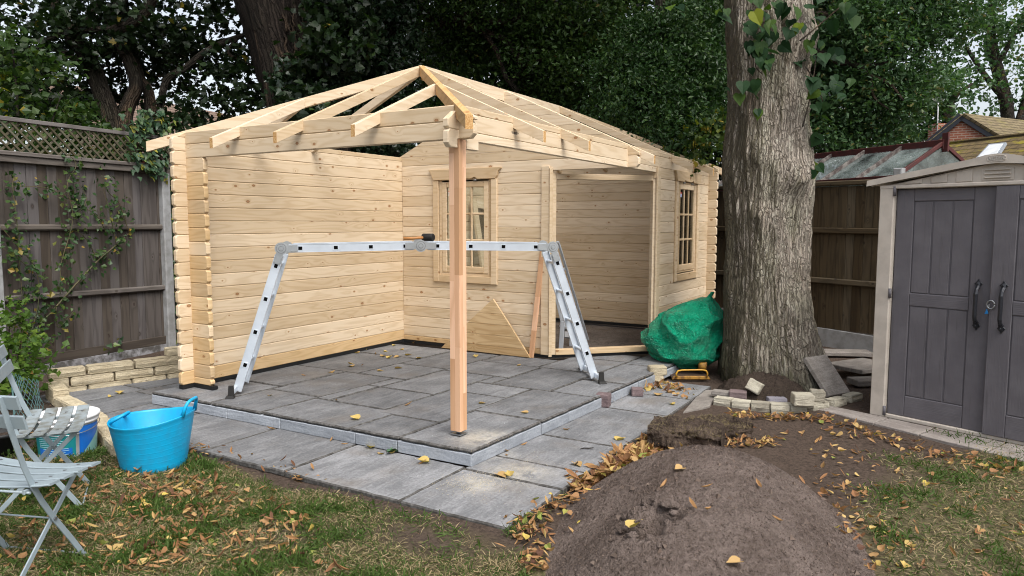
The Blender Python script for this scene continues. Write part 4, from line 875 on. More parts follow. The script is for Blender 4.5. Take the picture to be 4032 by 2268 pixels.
# ------------------------------------------------------------------ trug, paint tub, pot
t = thing("flexible_trug", "bright cyan flexible plastic trug with two loop handles on the lawn", "trug", (-1.215, 1.66, -.145))
tcn = V(-1.195, 1.635, -.15); hr = math.atan2(RH.y, RH.x)
def twob(th, r, z): return (.022*math.cos(th-hr)+.012*math.cos(2*(th-hr)))*max(0, z)/.34
b = MB(); pr = [(0, 0), (.10, .0), (.188, .002), (.198, .012)]
for k in range(1, 9):
    f = k/9; r0 = .198+.060*f; z0 = .012+.32*f; sl = .060/9/(.32/9); pr += [(r0-.006*sl, z0-.006), (r0-.002*sl, z0-.002), (r0+.0006, z0), (r0+.002*sl, z0+.002), (r0+.006*sl, z0+.006)]
pr += [(.257, .325), (.263, .337), (.261, .343), (.256, .341), (.251, .33), (.192, .02), (.182, .012), (0, .012)]
b.lathe(pr, tcn, 64, wob=twob); b.build("tub_body", TRUGM, t)
for sg, fold in ((1, .02), (-1, -.045)):
    b = MB(); pts = []
    for k in range(13):
        a = -.36+.72*k/12; hh = .095*(1-(2*k/12-1)**4)**.6 if 0 < k < 12 else 0
        th = hr+(0 if sg > 0 else math.pi)+a*(1 if abs(a) < .3 else 1.0); r = .257+fold*(hh/.095) if sg > 0 else .255-.085*(hh/.095)
        z = .330+twob(th, .26, .34)+(hh if sg > 0 else hh*.42); pts.append(tcn+V(math.cos(th)*r, math.sin(th)*r, z))
    b.tube(pts, [.014]+[.0105]*11+[.014], 10); b.build("handle", TRUGM, t)
t = thing("paint_tub", "white paint tub with teal and blue printed label behind the second folding chair", "tub", (-1.37, 2.35, -.14))
pc = V(-1.37, 2.36, -.15); face = math.atan2(-(pc-CP).y, -(pc-CP).x)
b = MB(); b.lathe([(0, 0), (.165, 0), (.172, .01), (.187, .245), (.196, .247), (.198, .262), (.192, .264), (.194, .275), (.205, .277), (.207, .297), (.196, .302), (.18, .296), (0, .294)], pc, 48); tb_ = b.build("tub_body", WHITEP, t)
def arc(b, a0, a1, z0, z1, m, n=18, dr=.0015, zt=None):
    # image right is clockwise from above: angle decreases
    rr = lambda z: .172+(z-.01)*(.187-.172)/.235+dr
    def fn(u, v): a = face+math.radians(a0+(a1-a0)*u); z = z0+((zt(u) if zt else z1)-z0)*v; return pc+V(math.cos(a)*rr(z), math.sin(a)*rr(z), z)
    b.grid(fn, n, 3, m=m)
b = MB(); arc(b, -80, 15, .015, .205, 0); arc(b, 22, 80, .015, .235, 1); arc(b, -62, 8, .02, .10, 1, dr=.0028); arc(b, 24, 80, .016, .2, 2, dr=.003, zt=lambda u: .02+.17*u**.8); b.build("printed_label", [TEAL, BLUE, SAGE], tb_)
b = MB()
for k in range(13):
    z = .03+k*.0132; e = random.uniform(-8, 3) if z < .1 else random.uniform(-22, 2); arc(b, -50 if z < .1 else -60, e if z < .1 else -36+random.uniform(-4, 3), z, z+.004, 0, dr=.0042, n=10)
    if z > .105: arc(b, -30, random.uniform(-18, 3), z, z+.004, 0, dr=.0042, n=8)
b.build("label_print", m_plain("pale_print", (.35, .55, .6), .5), tb_)
b = MB(); pts = [pc+V(math.cos(face+math.radians(a))*.2, math.sin(face+math.radians(a))*.2, .25-.06*math.cos(math.radians(a)*.9)) for a in range(-88, 89, 8)]; b.tube(pts, .003, 6); b.build("wire_handle", STEEL, t)
t = thing("plant_pot", "small black plastic plant pot at the left edge behind the folding chairs", "plant pot", (-1.9, 2.2, -.14))
qc = gp(12, 1800, -.14)
b = MB(); b.lathe([(0, 0), (.075, 0), (.095, .15), (.103, .15), (.103, .175), (.094, .175), (.09, .15), (0, .15)], qc, 28); b.build("pot_body", BLACK, t)
b = MB(); b.lathe([(0, .151), (.089, .150)], qc, 20); b.build("pot_soil", SOILD, t)

# ------------------------------------------------------------------ folding slatted chairs
def chair(label, O, ang, dirty):
    f = V(math.cos(ang), math.sin(ang), 0); l = V(-f.y, f.x, 0); O = Vector(O)
    t = thing("folding_chair", label, "chair", O+f*-.2+l*.2, "folding slatted garden chairs")
    def strip(b, pts, w, lo, th=.007):
        L_, R_ = [], []
        for i, p in enumerate(pts):
            a = Vector(pts[max(i-1, 0)]); c = Vector(pts[min(i+1, len(pts)-1)]); d = (c-a).normalized(); n = Vector((-d.y, d.x))*(w/2)
            L_.append(tuple(Vector(p)+n)); R_.append(tuple(Vector(p)-n))
        b.slab(R_+L_[::-1], O+l*(lo+th/2), f, Z3, th, bev=.0015)
    post = [(0, 0), (-.09, .138), (-.179, .269), (-.24, .37), (-.287, .462), (-.325, .56), (-.356, .658), (-.392, .775), (-.415, .885)]
    for lo in (0, .42):
        b = MB(); strip(b, post, .027, lo); b.build("back_leg", CHAIRP, t)
        b = MB(); strip(b, [(-.432, 0), (-.179, .269), (-.015, .441)], .025, lo+(.011 if lo == 0 else -.011)); b.build("front_leg", CHAIRP, t)
        b = MB(); c = O+f*-.179+Z3*.269+l*(lo-.006 if lo == 0 else lo+.006)
        b.tube([c-l*.006, c+l*.006], .008, 8, sm=False); b.build("bolt", STEEL, t)
        b = MB(); strip(b, [(-.315, .437), (.0, .441)], .018, lo+(.02 if lo == 0 else -.02), .012); b.build("seat_rail", CHAIRP, t)
    for k in range(4):
        f0 = -.30+k*.083; n = 14; a0, a1 = -.095, .515
        top = [(a0+(a1-a0)*i/n, .452+.026*(2*i/n-1)**2) for i in range(n+1)]; poly = [(x, z-.011) for x, z in top]+top[::-1]
        b = MB(); b.slab(poly, O+f*f0, l, Z3, .066, bev=.004)
        sl_ = b.build("seat_slat", DIRTYP if dirty else CHAIRP, t)
        b = MB()
        for q in (.0, .42):
            zz = .452+.026*(2*(q-a0)/(a1-a0)-1)**2; cc = O+f*(f0+.033)+l*q+Z3*zz; b.tube([cc, cc+Z3*.002], .008, 8, sm=False)
        b.build("screw", STEEL, sl_)
    for k, (fz, z) in enumerate(((-.404, .855), (-.377, .765))):
        b = MB(); u = V(0, 0, 1); n = 10; up = (Z3*.96-f*.28).normalized()
        top = [(-.065+.55*i/n, 0) for i in range(n+1)]
        b.slab([(-.068, -.033), (.488, -.033), (.488, .033), (-.068, .033)], O+f*fz+Z3*z, l, up, .012, bev=.004); b.build("back_slat", CHAIRP, t)
    for (fz, z, r) in ((0, .02, .005), (-.425, .012, .005), (-.30, .432, .006), (-.02, .432, .006), (-.179, .269, .0045)):
        b = MB(); b.tube([O+f*fz+Z3*z, O+f*fz+l*.42+Z3*z], r, 8); b.build("cross_rod", CHAIRP, t)
    return t
chair("pale blue-grey slatted folding chair nearest the camera, its clean seat in full view", (-2.164, .66, -.14), math.radians(22), False)
chair("pale grey slatted folding chair with a grime-stained seat, in front of the paint tub", (-1.847, 1.285, -.14), math.radians(-33), True)

# ------------------------------------------------------------------ walling blocks, bricks, slabs
def rough_block(b, c, d, U, m=0, bev=.008, n=5, amp=.006, tilt=None):
    """block with a split rough front and top"""
    U = Vector(U).normalized(); Vv = Z3.cross(U); Wv = Vector(Z3)
    if tilt: 
        q = Matrix.Rotation(tilt[0], 3, tilt[1]); U, Vv, Wv = q @ U, q @ Vv, q @ Wv
    off = V(random.random()*50, random.random()*50, 0); t = random.random(); uo = (random.random()*20, random.random()*20)
    def P(x, y, z):
        p = V(x, y, z); k = mno.noise(V(x, y, z)*28+off)*amp; r = 1-bev/ max(d)
        q = V(*(max(-1, min(1, a/(d[i]/2)))*(d[i]/2-bev*.0) for i, a in enumerate((x, y, z))))
        e = sum(abs(a) > d[i]/2-bev for i, a in enumerate((x, y, z)))
        if e >= 2: q = V(*(a*(1-bev*.8/(d[i]/2)) if abs(a) > d[i]/2-bev else a for i, a in enumerate((x, y, z))))
        q += q.normalized()*k
        return c+U*q.x+Vv*q.y+Wv*q.z
    def side(o, du, dv, nu, nv):
        b0 = len(b.v)
        for j in range(nv+1):
            for i in range(nu+1):
                fu = [0, .06]+[.06+.88*k/(nu-2) for k in range(1, nu-2)]+[.94, 1]; fv = [0, .09]+[.09+.82*k/(nv-2) for k in range(1, nv-2)]+[.91, 1]
                p = o+du*fu[i]+dv*fv[j]; b.v.append(P(*p))
        for j in range(nv):
            for i in range(nu):
                a = b0+j*(nu+1)+i; g = lambda q: ((q % (nu+1))/nu*du.length+uo[0], (q//(nu+1))/nv*dv.length+uo[1])
                ids = [a, a+1, a+nu+2, a+nu+1]; b.face(ids, [g(x-b0) for x in ids], t, m)
    x, y, z = (a/2 for a in d); A = V(-x, -y, -z)
    nx_, ny_, nz_ = max(4, int(d[0]/.04)+2), max(4, int(d[1]/.04)+2), max(4, int(d[2]/.03)+2)
    side(V(-x, -y, -z), V(2*x, 0, 0), V(0, 0, 2*z), nx_, nz_); side(V(x, y, -z), V(-2*x, 0, 0), V(0, 0, 2*z), nx_, nz_)
    side(V(-x, -y, z), V(2*x, 0, 0), V(0, 2*y, 0), nx_, ny_); side(V(-x, y, -z), V(2*x, 0, 0), V(0, -2*y, 0), nx_, ny_)
    side(V(x, -y, -z), V(0, 2*y, 0), V(0, 0, 2*z), ny_, nz_); side(V(-x, y, -z), V(0, -2*y, 0), V(0, 0, 2*z), ny_, nz_)
# dry-laid retaining wall under the left fence
b = MB(); w0 = V(-.56, 4.19, 0); w1 = V(1.25, 3.66, 0); wd = (w1-w0).normalized(); wn_ = V(-wd.y, wd.x, 0)
def course(z, h, s0, s1, setb, off, lens=(.30, .45)):
    s = s0-off
    while s < s1-.05:
        L = random.uniform(*lens); a = max(s, s0); c = min(s+L, s1)
        if c-a > .07: rough_block(b, w0+wd*((a+c)/2)+wn_*(.05+setb+random.uniform(-.006, .006))+Z3*(z+h/2), (c-a-.006, .11, h-.004), wd)
        s += L
course(-.16, .088, .0, 1.8, 0, .1); course(-.072, .09, -.02, 1.8, .012, .25); course(.018, .09, -.03, 1.8, .025, .05); course(.108, .085, 1.0, 1.8, .03, .0, (.40, .45))
b.build("block_wall", BLOCK, loc=(0, 4.0, -.15), label="low dry-laid wall of buff split-faced blocks below the trellis fence", cat="garden wall")
b = MB()
ed = [V(-.60, 4.10, 0), V(-.72, 3.72, 0), V(-.80, 3.30, 0), V(-.90, 2.85, 0), V(-1.03, 2.50, 0), V(-1.15, 2.18, 0), V(-1.22, 1.95, 0)]
for i, (a, c) in enumerate(zip(ed[:-1], ed[1:])): rough_block(b, (a+c)/2+Z3*(-.085+.035*(i == 0)), ((c-a).length-.008, .13, .10+.05*(i == 0)), c-a)
b.build("block_edging", BLOCK, loc=(-.9, 3.0, -.15), label="curved single row of buff edging blocks behind the blue trug", cat="edging")
b = MB(); b.slab([(-1.35, 1.9), (-.95, 2.5), (-.82, 3.2), (-.62, 4.1), (-.5, 4.4), (-3.5, 4.9), (-3.5, 2.6)], (0, 0, -.15), X3, Y3, .03, bev=0); b.build("flower_bed_soil", SOILD, kind='structure')
# edging blocks in front of the tree
pts = [(2841, 1600), (2914, 1611), (2993, 1619), (3073, 1625), (3148, 1625), (3237, 1617), (3313, 1602), (3378, 1584)]
LBL = ["pale walling block at the left end of the curved edging before the big tree", "second edging block from the left, in front of the purple pavers", "third edging block from the left, soil-stained on its face", "fourth edging block from the left, in front of the lilac-grey paver", "fifth edging block from the left, under the square loose block",
       "sixth edging block, where the curve turns towards the shed", "seventh edging block, in front of the leaning slab", "last edging block, half hidden beside the shed corner"]
gpz = [gp(u, v, -.135) for u, v in pts]
for i, p in enumerate(gpz):
    a = gpz[max(i-1, 0)]; c = gpz[min(i+1, len(gpz)-1)]; u = (c-a); u.z = 0; b = MB()
    L = .165 if i < 5 else .2
    rough_block(b, p+Vector((u.normalized().y, -u.normalized().x, 0))*-.055*1+Z3*.026, (L, .105, .085), u); b.build("edging_block", BLOCKG, loc=p, label=LBL[i], cat="block", group="edging blocks round the big tree")
def loose(label, u, v, z, d, ang, m, cat="brick", name="paver", tilt=None, group=None, up=0):
    if z == -.13 and u > 2700: up = .03
    c = gp(u, v, z); dd_ = RH*math.cos(ang)+FH*math.sin(ang); b = MB()
    rough_block(b, c+FH*(d[1]/2)+Z3*(d[2]/2+up), d, dd_, tilt=tilt, bev=.005, amp=.0025 if cat == "brick" else .005); b.build(name, m, loc=c, label=label, cat=cat, group=group)
LP_G = "loose bricks and blocks about the paving"
loose("purple brick paver standing on the lower paving against the platform edge", 2378, 1606, -.11, (.12, .10, .115), -.35, PURP, group=LP_G)
loose("smaller purple brick paver on the lower paving, nearer the tarpaulin", 2512, 1563, -.11, (.105, .09, .075), -.1, PURP, group=LP_G)
loose("buff block at the bottom of the two-block stack beside the tarpaulin", 2586, 1510, -.112, (.13, .10, .085), .1, BLOCK, "block", "loose_block", group=LP_G)
loose("buff block on top of the two-block stack beside the tarpaulin", 2592, 1480, -.036, (.17, .12, .09), .05, BLOCK, "block", "loose_block", group=LP_G)
loose("grey brick lying flat between the plank-like slab and the purple paver", 2848, 1578, -.13, (.17, .11, .05), -.5, PAVG, group=LP_G)
loose("reddish purple paver lying behind the pale edging blocks", 2912, 1587, -.13, (.15, .11, .07), -.35, PURP, group=LP_G)
loose("dark purple paver under the wedge-shaped pale block", 2972, 1566, -.12, (.18, .11, .08), -.55, PURP, group=LP_G)
loose("pale block tipped on edge on top of the dark purple paver", 2976, 1548, -.04, (.13, .075, .105), -.6, BLOCKG, "block", "loose_block", tilt=(.5, FH), group=LP_G)
loose("lilac-grey paver lying behind the middle of the pale edging", 3064, 1593, -.12, (.165, .09, .055), .0, m_stone("lilac_paver", (.2, .19, .22), (.3, .29, .33), -.2, 2, .5), group=LP_G)
loose("pale square block sitting on top of the edging blocks, in front of its twin", 3172, 1602, -.065, (.165, .13, .10), -.12, BLOCKG, "block", "loose_block", group=LP_G)
loose("pale block on the edging just behind the square one, by the leaning slab", 3226, 1586, -.07, (.12, .10, .10), -.25, BLOCKG, "block", "loose_block", group=LP_G)
# flat slabs
b = MB(); q = [gp(2765, 1532, -.11), gp(2828, 1533, -.11), gp(2795, 1596, -.115), gp(2690, 1622, -.115)]
o = q[3]; uu = (q[2]-q[3]); uu.z = 0; uu.normalize(); vv = Z3.cross(uu)
b.slab([((p-o).dot(uu), (p-o).dot(vv)) for p in (q[3], q[2], q[1], q[0])], o-Z3*.04, uu, vv, .04, bev=.005); b.build("paving_slab", PAVG, loc=o, label="narrow grey slab lying like a plank beside the lower paving", cat="slab", group="loose slabs")
b = MB(); c0, c1 = gp(3259, 1564, -.13), gp(3357, 1546, -.13); t0 = far(3164, 1411, (c0-CP).dot(FW)+.17); uu = (c1-c0).normalized(); vv = (t0-c0); vv = (vv-uu*vv.dot(uu)); LV = vv.length; sh = (t0-c0).dot(uu)
b.slab([(0, 0), (.31, 0), (.31+sh, LV), (sh, LV)], c0-uu.cross(vv.normalized())*.022, uu, vv, .045, bev=.005); b.build("paving_slab", m_stone("pale_brown_slab", (.22, .195, .17), (.37, .335, .30), 0, 1.6, .5), loc=c0, label="brown-grey slab leaning against the foot of the big tree", cat="slab", group="loose slabs")
for (uu_, v_, z, ang, d, lb) in ((3395, 1440, -.03, .5, (.62, .45, .045), "dark square slab lying half behind the shed, corner pointing forward"), (3405, 1502, -.09, .1, (.26, .2, .06), "small dark block-like slab in front of the square one by the shed corner"), (3290, 1388, -.09, -.12, (.8, .25, .05), "long dirty slab along the foot of the brown fence")):
    b = MB(); c = gp(uu_, v_, z); U = RH*math.cos(ang)+FH*math.sin(ang); b.box(c, d, U, Z3.cross(U), bev=.006); b.build("paving_slab", PAVG, loc=c, label=lb, cat="slab", group="loose slabs")

# stacked turves
def turf(label, c, L, Wd, H, ang, seed):
    U = RH*math.cos(ang)+FH*math.sin(ang); Vv = Z3.cross(U)
    def fn(u, v):
        th = 2*math.pi*u; k = lambda a: math.copysign(abs(a)**.45, a); x, z = k(math.cos(th))*Wd/2, k(math.sin(th))*H/2
        y = (v-.5)*L; e = 1-abs(2*v-1)**8*.12
        p = V(x*e, y, z*e); n_ = mno.noise(p*11+V(seed, 0, 0))*.04+abs(mno.noise(p*24+V(seed, 3, 0)))*.035+mno.noise(p*60+V(0, seed, 0))*.016
        lay = .007*math.sin(z*170+mno.noise(p*9)*3)
        return c+U*y+Vv*x*(1+lay*6)+Z3*(z+H/2)+(U*0+Vv*math.copysign(1, x)*abs(math.cos(th))+Z3*math.sin(th))*n_
    b = MB(); b.grid(fn, 100, 56); 
    for e in (0, 1):
        b0 = len(b.v); r = [fn(k/24, e) for k in range(24)]; m_ = sum(r, V(0, 0, 0))/24; b.v += r+[m_+U*(.012*(2*e-1))]
        for k in range(24): ids = [b0+k, b0+(k+1) % 24, b0+24]; b.face(ids if e else ids[::-1])
    o = b.build("turf_roll", m_soil("turf_soil_%d" % seed, (0.055, 0.041, 0.033), (0.15, 0.112, 0.088), .7), loc=c, label=label, cat="turf", group="lifted turves stacked by the paving")
    n = 3200; P_ = []
    while len(P_) < n:
        u, v = random.random(), random.random(); z = math.sin(2*math.pi*u)
        if random.random() < (.9 if z > .3 else .2): P_.append(fn(u, v))
    Vt, F, T_ = scatter((np.array([(-.03, 0, 0), (.03, 0, 0), (0, 1, .15)]), np.array([(0, 1, 2)])), np.array(P_), rng.uniform(.012, .03, n), rng.normal(size=(n, 3)), np.clip(rng.normal(.84, .1, n), 0, 1))
    np_mesh("dry_grass", Vt, F, T_, LGRASS, o)
c = gp(2725, 1795, -.14); turf("thick turf at the front of the stack, folded with its roots showing", c+FH*.17, .50, .33, .175, -.35, 3)
c = gp(2850, 1735, -.14); turf("flatter turf lying behind and right of the folded one", c+FH*.14, .40, .28, .10, .15, 8)
c = gp(2800, 1680, -.03); turf("small broken turf lying on top of the other two", c+FH*.10+Z3*-.045, .28, .22, .06, .3, 13)

# ------------------------------------------------------------------ plastic shed
SO = V(2.691, -2.287, -.125); SD = V(-.36, -.933, 0).normalized(); SN = V(-SD.y, SD.x, 0)*-1     # SN looks at the garden
if SN.dot(CP-SO) < 0: SN = -SN
def m_door():
    m, t, b = mat("dark_taupe_plastic"); uv = uvn(t)
    g = noi(t, mp(t, uv, (3, 160, 1)), 1, 3, .6); n = noi(t, uv, 5, 5, .6)
    c = MX(t, sm(t, n, .35, .7), (0.106, 0.099, 0.110), (0.130, 0.122, 0.134))
    c = MX(t, M(t, 'MULTIPLY', sm(t, noi(t, mp(t, uv, (8, 14, 1), (3, 1, 0)), 1, 6, .75), .62, .72), .35), c, (.2, .2, .2))
    c = MX(t, M(t, 'MULTIPLY', sm(t, noi(t, mp(t, uv, (1.2, 22, 1), (1, 5, 0)), 1, 4, .6), .60, .68), .3), c, (.05, .045, .045))
    setc(t, b, c, .52, .35); bump(t, b, g, .35, .006); return m
DOORM = m_door()
shed = thing("plastic_shed", "beige plastic garden shed with two dark taupe double doors at the right edge", "shed", SO)
def ss(b, poly, h, th, m=0, **k): b.slab(poly, SO+SN*h, SD, Z3, th, m=m, **k) if SD.cross(Z3).dot(SN) > 0 else b.slab([(-x, z) for x, z in poly][::-1], SO+SN*h, -SD, Z3, th, m=m, **k)
def rect(x0, x1, z0, z1): return [(x0, z0), (x1, z0), (x1, z1), (x0, z1)]
b = MB(); ss(b, rect(0, .122, 0, 1.88), -.06, .075, bev=.008); ss(b, rect(1.628, 1.75, 0, 1.88), -.06, .075, bev=.008)
ss(b, [(0.02, 1.87), (1.73, 1.87), (1.73, 1.89), (.873, 2.035), (0.02, 1.89)], -.06, .05, bev=.003)
ss(b, rect(0.0, 1.75, 1.865, 1.895), -.06, .078, bev=.006)
ss(b, rect(.123, 1.627, -.0, .03), -.06, .06, bev=.004)
for dpt, x in ((1.25, .0), (1.25, 1.72)):
    b.box(SO+SD*(x+.015)-SN*(.06+dpt/2)+Z3*.95, (.03, dpt, 1.9), SD, SN, bev=.004)
b.box(SO+SD*.875-SN*(.06+1.25)+Z3*.95, (1.75, .03, 1.9), SD, SN, bev=.004)
for a, c in ((.20, .33), (.40, .52), (.585, .70), (1.045, 1.16), (1.22, 1.34), (1.41, 1.54)):
    mid = min((a+c)/2, 1.75-(a+c)/2); hh = 1.905+(mid-.1)*.148-.012; za = max(1.93, hh)
    lo = lambda x: 1.888+min(x, 1.746-x)*.150; ss(b, [(a, 1.900), (c, 1.900), (c, lo(c)), (a, lo(a))], -.012, .012, bev=.004) if lo(a) > 1.904 and lo(c) > 1.904 else None
b.build("shed_wall", BEIGE, shed)
b = MB()
ss(b, [(-.10, 1.898), (-.098, 1.934), (.70, 2.058), (.80, 2.082), (.873, 2.088), (.946, 2.082), (1.05, 2.058), (1.848, 1.934), (1.85, 1.898), (1.05, 2.017), (.873, 2.030), (.70, 2.017)][::-1][::1][::-1], -.05, .085, bev=.005)
for x0, x1 in ((-.10, .873), (.873, 1.85)):
    z0, z1 = (1.93, 2.075) if x0 < 0 else (2.075, 1.93); ss(b, [(x0, z0-.03), (x1-.001, z1-.03), (x1-.001, z1), (x0, z0)], -1.36, 1.30, bev=.004)
roof_ = b.build("shed_roof", BEIGE, shed)
fc = bpy.data.curves.new("emblem_text", 'FONT'); fc.body = "KETER"; fc.size = .034; fc.extrude = .0022; fc.align_x = 'CENTER'; fc.align_y = 'CENTER'; fc.space_character = 1.12; fc.offset = .0006
fo = bpy.data.objects.new("emblem_tmp", fc); COL.objects.link(fo); bpy.context.view_layer.update()
me = bpy.data.meshes.new_from_object(fo); bpy.data.objects.remove(fo); bpy.data.curves.remove(fc)
xa = SD if SD.cross(Z3).dot(SN) > 0 else -SD
R4 = Matrix((xa, Z3, SN)).transposed().to_4x4(); ctr = SO+SD*.873+Z3*2.058+SN*.0365
for v in me.vertices: v.co = (R4 @ v.co)+ctr-ORG[shed.name]
me.materials.clear(); me.materials.append(m_plain("worn_emblem", (.43, .40, .36), .5)); eo = bpy.data.objects.new("embossed_emblem", me); COL.objects.link(eo); eo.parent = shed
b = MB(); ov = [(.873+.062*math.copysign(abs(math.cos(a))**.6, math.cos(a)), 2.058+.0215*math.copysign(abs(math.sin(a))**.6, math.sin(a))) for a in [2*math.pi*k/28 for k in range(28)]]
b.tube([SO+SD*x+Z3*z+SN*.036 for x, z in ov+ov[:1]], .0022, 6); b.build("emblem_border", BEIGE, shed)
b = MB(); ss(b, [(.765, 1.902), (.981, 1.902), (.981, 1.988), (.873, 2.012), (.765, 1.988)], -.012, .008, bev=.003)
for k in range(3):
    z = 1.918+k*.028
    O = SO+SN*-.004; ss(b, rect(.785, .961, z, z+.0115), -.004, .012, bev=.004)
b.build("vent_louvre", BEIGE, shed)
def door(x0, x1, h, hx, swap):
    t = MB(); L = x1-x0
    def vs(a, c, z0, z1, hh, th, vert=True):
        if vert:   # grain upright
            d = SD; Vd = d if Z3.cross(d).dot(SN) > 0 else -d; aa, cc = (a, c) if Vd == d else (-c, -a)
            t.slab([(z0, aa), (z1, aa), (z1, cc), (z0, cc)], SO+SN*hh, Z3, Vd, th, bev=.006)
        else: ss(t, rect(a, c, z0, z1), hh, th, bev=.006)
    vs(x0, x1, .03, 1.862, h-.03, .03)
    st = .139 if not swap else .155; sr = .155 if not swap else .139
    vs(x0+.0005, x0+st, .0305, 1.8615, h, .011); vs(x1-sr, x1-.0005, .0305, 1.8615, h, .011)
    a, c = x0+st+.001, x1-sr-.001
    vs(a, c, 1.765, 1.861, h, .010, False); vs(a, c, .935, 1.035, h, .010, False); vs(a, c, .031, .20, h, .010, False)
    w = (c-a)/3
    for k in range(3):
        for z0, z1 in ((.207, .928), (1.042, 1.758)): vs(a+k*w+.007, a+(k+1)*w-.007, z0, z1, h, .0065)
    d_ = t.build("door", DOORM, shed)
    hb = MB(); q = lambda z, o: SO+SD*hx+Z3*z+SN*(h+o)
    hb.tube([q(.815, .018), q(.85, .024), q(.872, .05), q(.90, .058), q(1.07, .058), q(1.10, .05), q(1.125, .024), q(1.16, .018)], [.016, .018, .014, .0155, .0165, .014, .018, .016], 6, sm=False)
    for z in (.83, 1.145):
        pts = [(hx+.03*(1.25 if k % 2 == 0 else .75)*math.cos(math.pi*k/4)*.8, z+.03*(1.25 if k % 2 == 0 else .75)*math.sin(math.pi*k/4)) for k in range(8)]
        ss(hb, pts, h+.0112, .007, bev=.002); ss(hb, [(hx+.009*math.cos(math.pi*k/4), z+.009*math.sin(math.pi*k/4)) for k in range(8)], h+.03, .012, bev=.003)
    hb.build("handle", HANDLEM, d_)
    return d_
d1 = door(.128, .872, -.035, .782, False); door(.8745, 1.622, .002, .968, True)
for z in (.02, .99, 1.81):
    b = MB(); c = SO+SD*.124+SN*.010+Z3*z; b.tube([c, c+Z3*.075], .013, 10); b.build("hinge", DOORM, shed)
b = MB(); c = SO+SD*.892+SN*.03+Z3*1.0; ring = [c+SD*(.026*math.cos(a))+Z3*(.03*math.sin(a)) for a in [2*math.pi*k/20 for k in range(21)]]; b.tube(ring, .006, 8); b.bar(c+Z3*.005-SD*.01, c+Z3*-.03-SD*.012, .012, .004, up=SN); b.build("lock_ring", STEEL, d1)
b = MB(); b.slab([(0, 0), (.012, -.035), (-.014, -.04)][::-1], c+SD*-.02+Z3*-.03+SN*.01, SD if SD.cross(Z3).dot(SN) > 0 else -SD, Z3, .003, bev=0); b.build("key_tag", m_plain("blue_tag", (.01, .17, .45), .4), d1)
def squeeze(o, k=.954):
    for c in o.children:
        for v in c.data.vertices: v.co += SD*(v.co.dot(SD)*(k-1))
        squeeze(c, k)
squeeze(shed)
# buff slab path along the shed front
b = MB()
for a, c in ((-.85, -.30), (-.30, .16), (.16, .52), (.52, 1.0), (1.0, 1.5), (1.5, 2.1)):
    j = lambda: random.uniform(-.006, .006); w = lambda q: .25+.108*q
    ss_p = [(a+.006, .02+j()), (c-.006, .02+j()), (c-.006, w(c)+j()*.5), (a+.006, w(a)+j()*.5)]
    U, Vv = (SD, SN) if SD.cross(SN).z > 0 else (-SD, SN); pp = ss_p if U == SD else [(-x, y) for x, y in ss_p][::-1]
    b.slab(pp, SO+Z3*-.03, U, Vv, .035, bev=.005)
b.build("shed_path", BUFFP, kind='structure')

# ------------------------------------------------------------------ greenhouse and houses beyond the fence
gh = thing("greenhouse", "old dark red framed greenhouse with dirty glass roof behind the brown fence", "greenhouse", (8.2, -1.6, -.1))
g0, g1 = gp(3205, 622, 2.52), gp(3712, 569, 2.52); e0, e1 = gp(3205, 722, 2.05), gp(3640, 690, 2.05)
gd = (g1-g0); e1 = e0+gd.normalized()*((e1-e0).dot(gd.normalized())); e1 = e1+gd.normalized()*((g1-e1).dot(gd.normalized()))
g0 = g0-gd.normalized()*1.5; e0 = e0+gd.normalized()*((g0-e0).dot(gd.normalized()))
gu = (g1-g0).normalized(); GL = (g1-g0).length; gdn = (e0-g0); BKo = g0+V(-gdn.x, -gdn.y, gdn.z)
b = MB(); b.bar(g0, g1+gu*.03, .05, .13, bev=.006); b.slab([(-.075, -.13), (0, -.17), (.075, -.13), (.05, .05), (.0, .17), (-.05, .05)], g1+gu*.035-Z3*.01, gu.cross(Z3)*-1, Z3, .03, bev=.004) if False else b.bar(g1+gu*.04+Z3*-.10, g1+gu*.04+Z3*.15, .03, .09, up=gu); b.build("ridge_board", DARKRED, gh)
b = MB(); b.bar(e0, e1, .06, .08, bev=.005); bk1 = g1+V(-gdn.x, -gdn.y, gdn.z); b.bar(BKo, bk1, .06, .08, bev=.005); b.build("eave_rail", DARKRED, gh)
nb = 6
for side in (1, -1):
    dn_ = V(gdn.x, gdn.y, 0)*side+Z3*gdn.z
    for k in range(nb+1):
        a = g0+gu*(GL*k/nb); b = MB(); b.bar(a+Z3*.02, a+dn_+Z3*.02, .036, .05, up=Z3, bev=.003); b.build("glazing_bar", DARKRED if k == nb else PEELW, gh)
    b = MB(); U = gu if gu.cross(-dn_).z*1 > 0 else -gu; LW_ = dn_.length
    nrm = gu.cross(-dn_.normalized()); 
    b.slab([(0, 0), (GL, 0), (GL, LW_), (0, LW_)], (e0 if side == 1 else BKo)-Z3*.012, gu, -dn_, .004, bev=0); b.build("roof_glass", DIRTYG, gh)
b = MB(); b.v += [g1-Z3*.03, g1+gdn, bk1]; b.face([0, 1, 2]); b.v += [e0-Z3*.02, e1-Z3*.02, e1-Z3*2.2, e0-Z3*2.2]; b.face([3, 4, 5, 6]); b.build("wall_glass", DIRTYG, gh)
b = MB(); b.bar((e0+BKo)/2+Z3*-.35, (e1+bk1)/2+Z3*-.35, .3, .04); b.build("shelf", m_plain("pale_shelf", (.35, .38, .38), .6), gh)

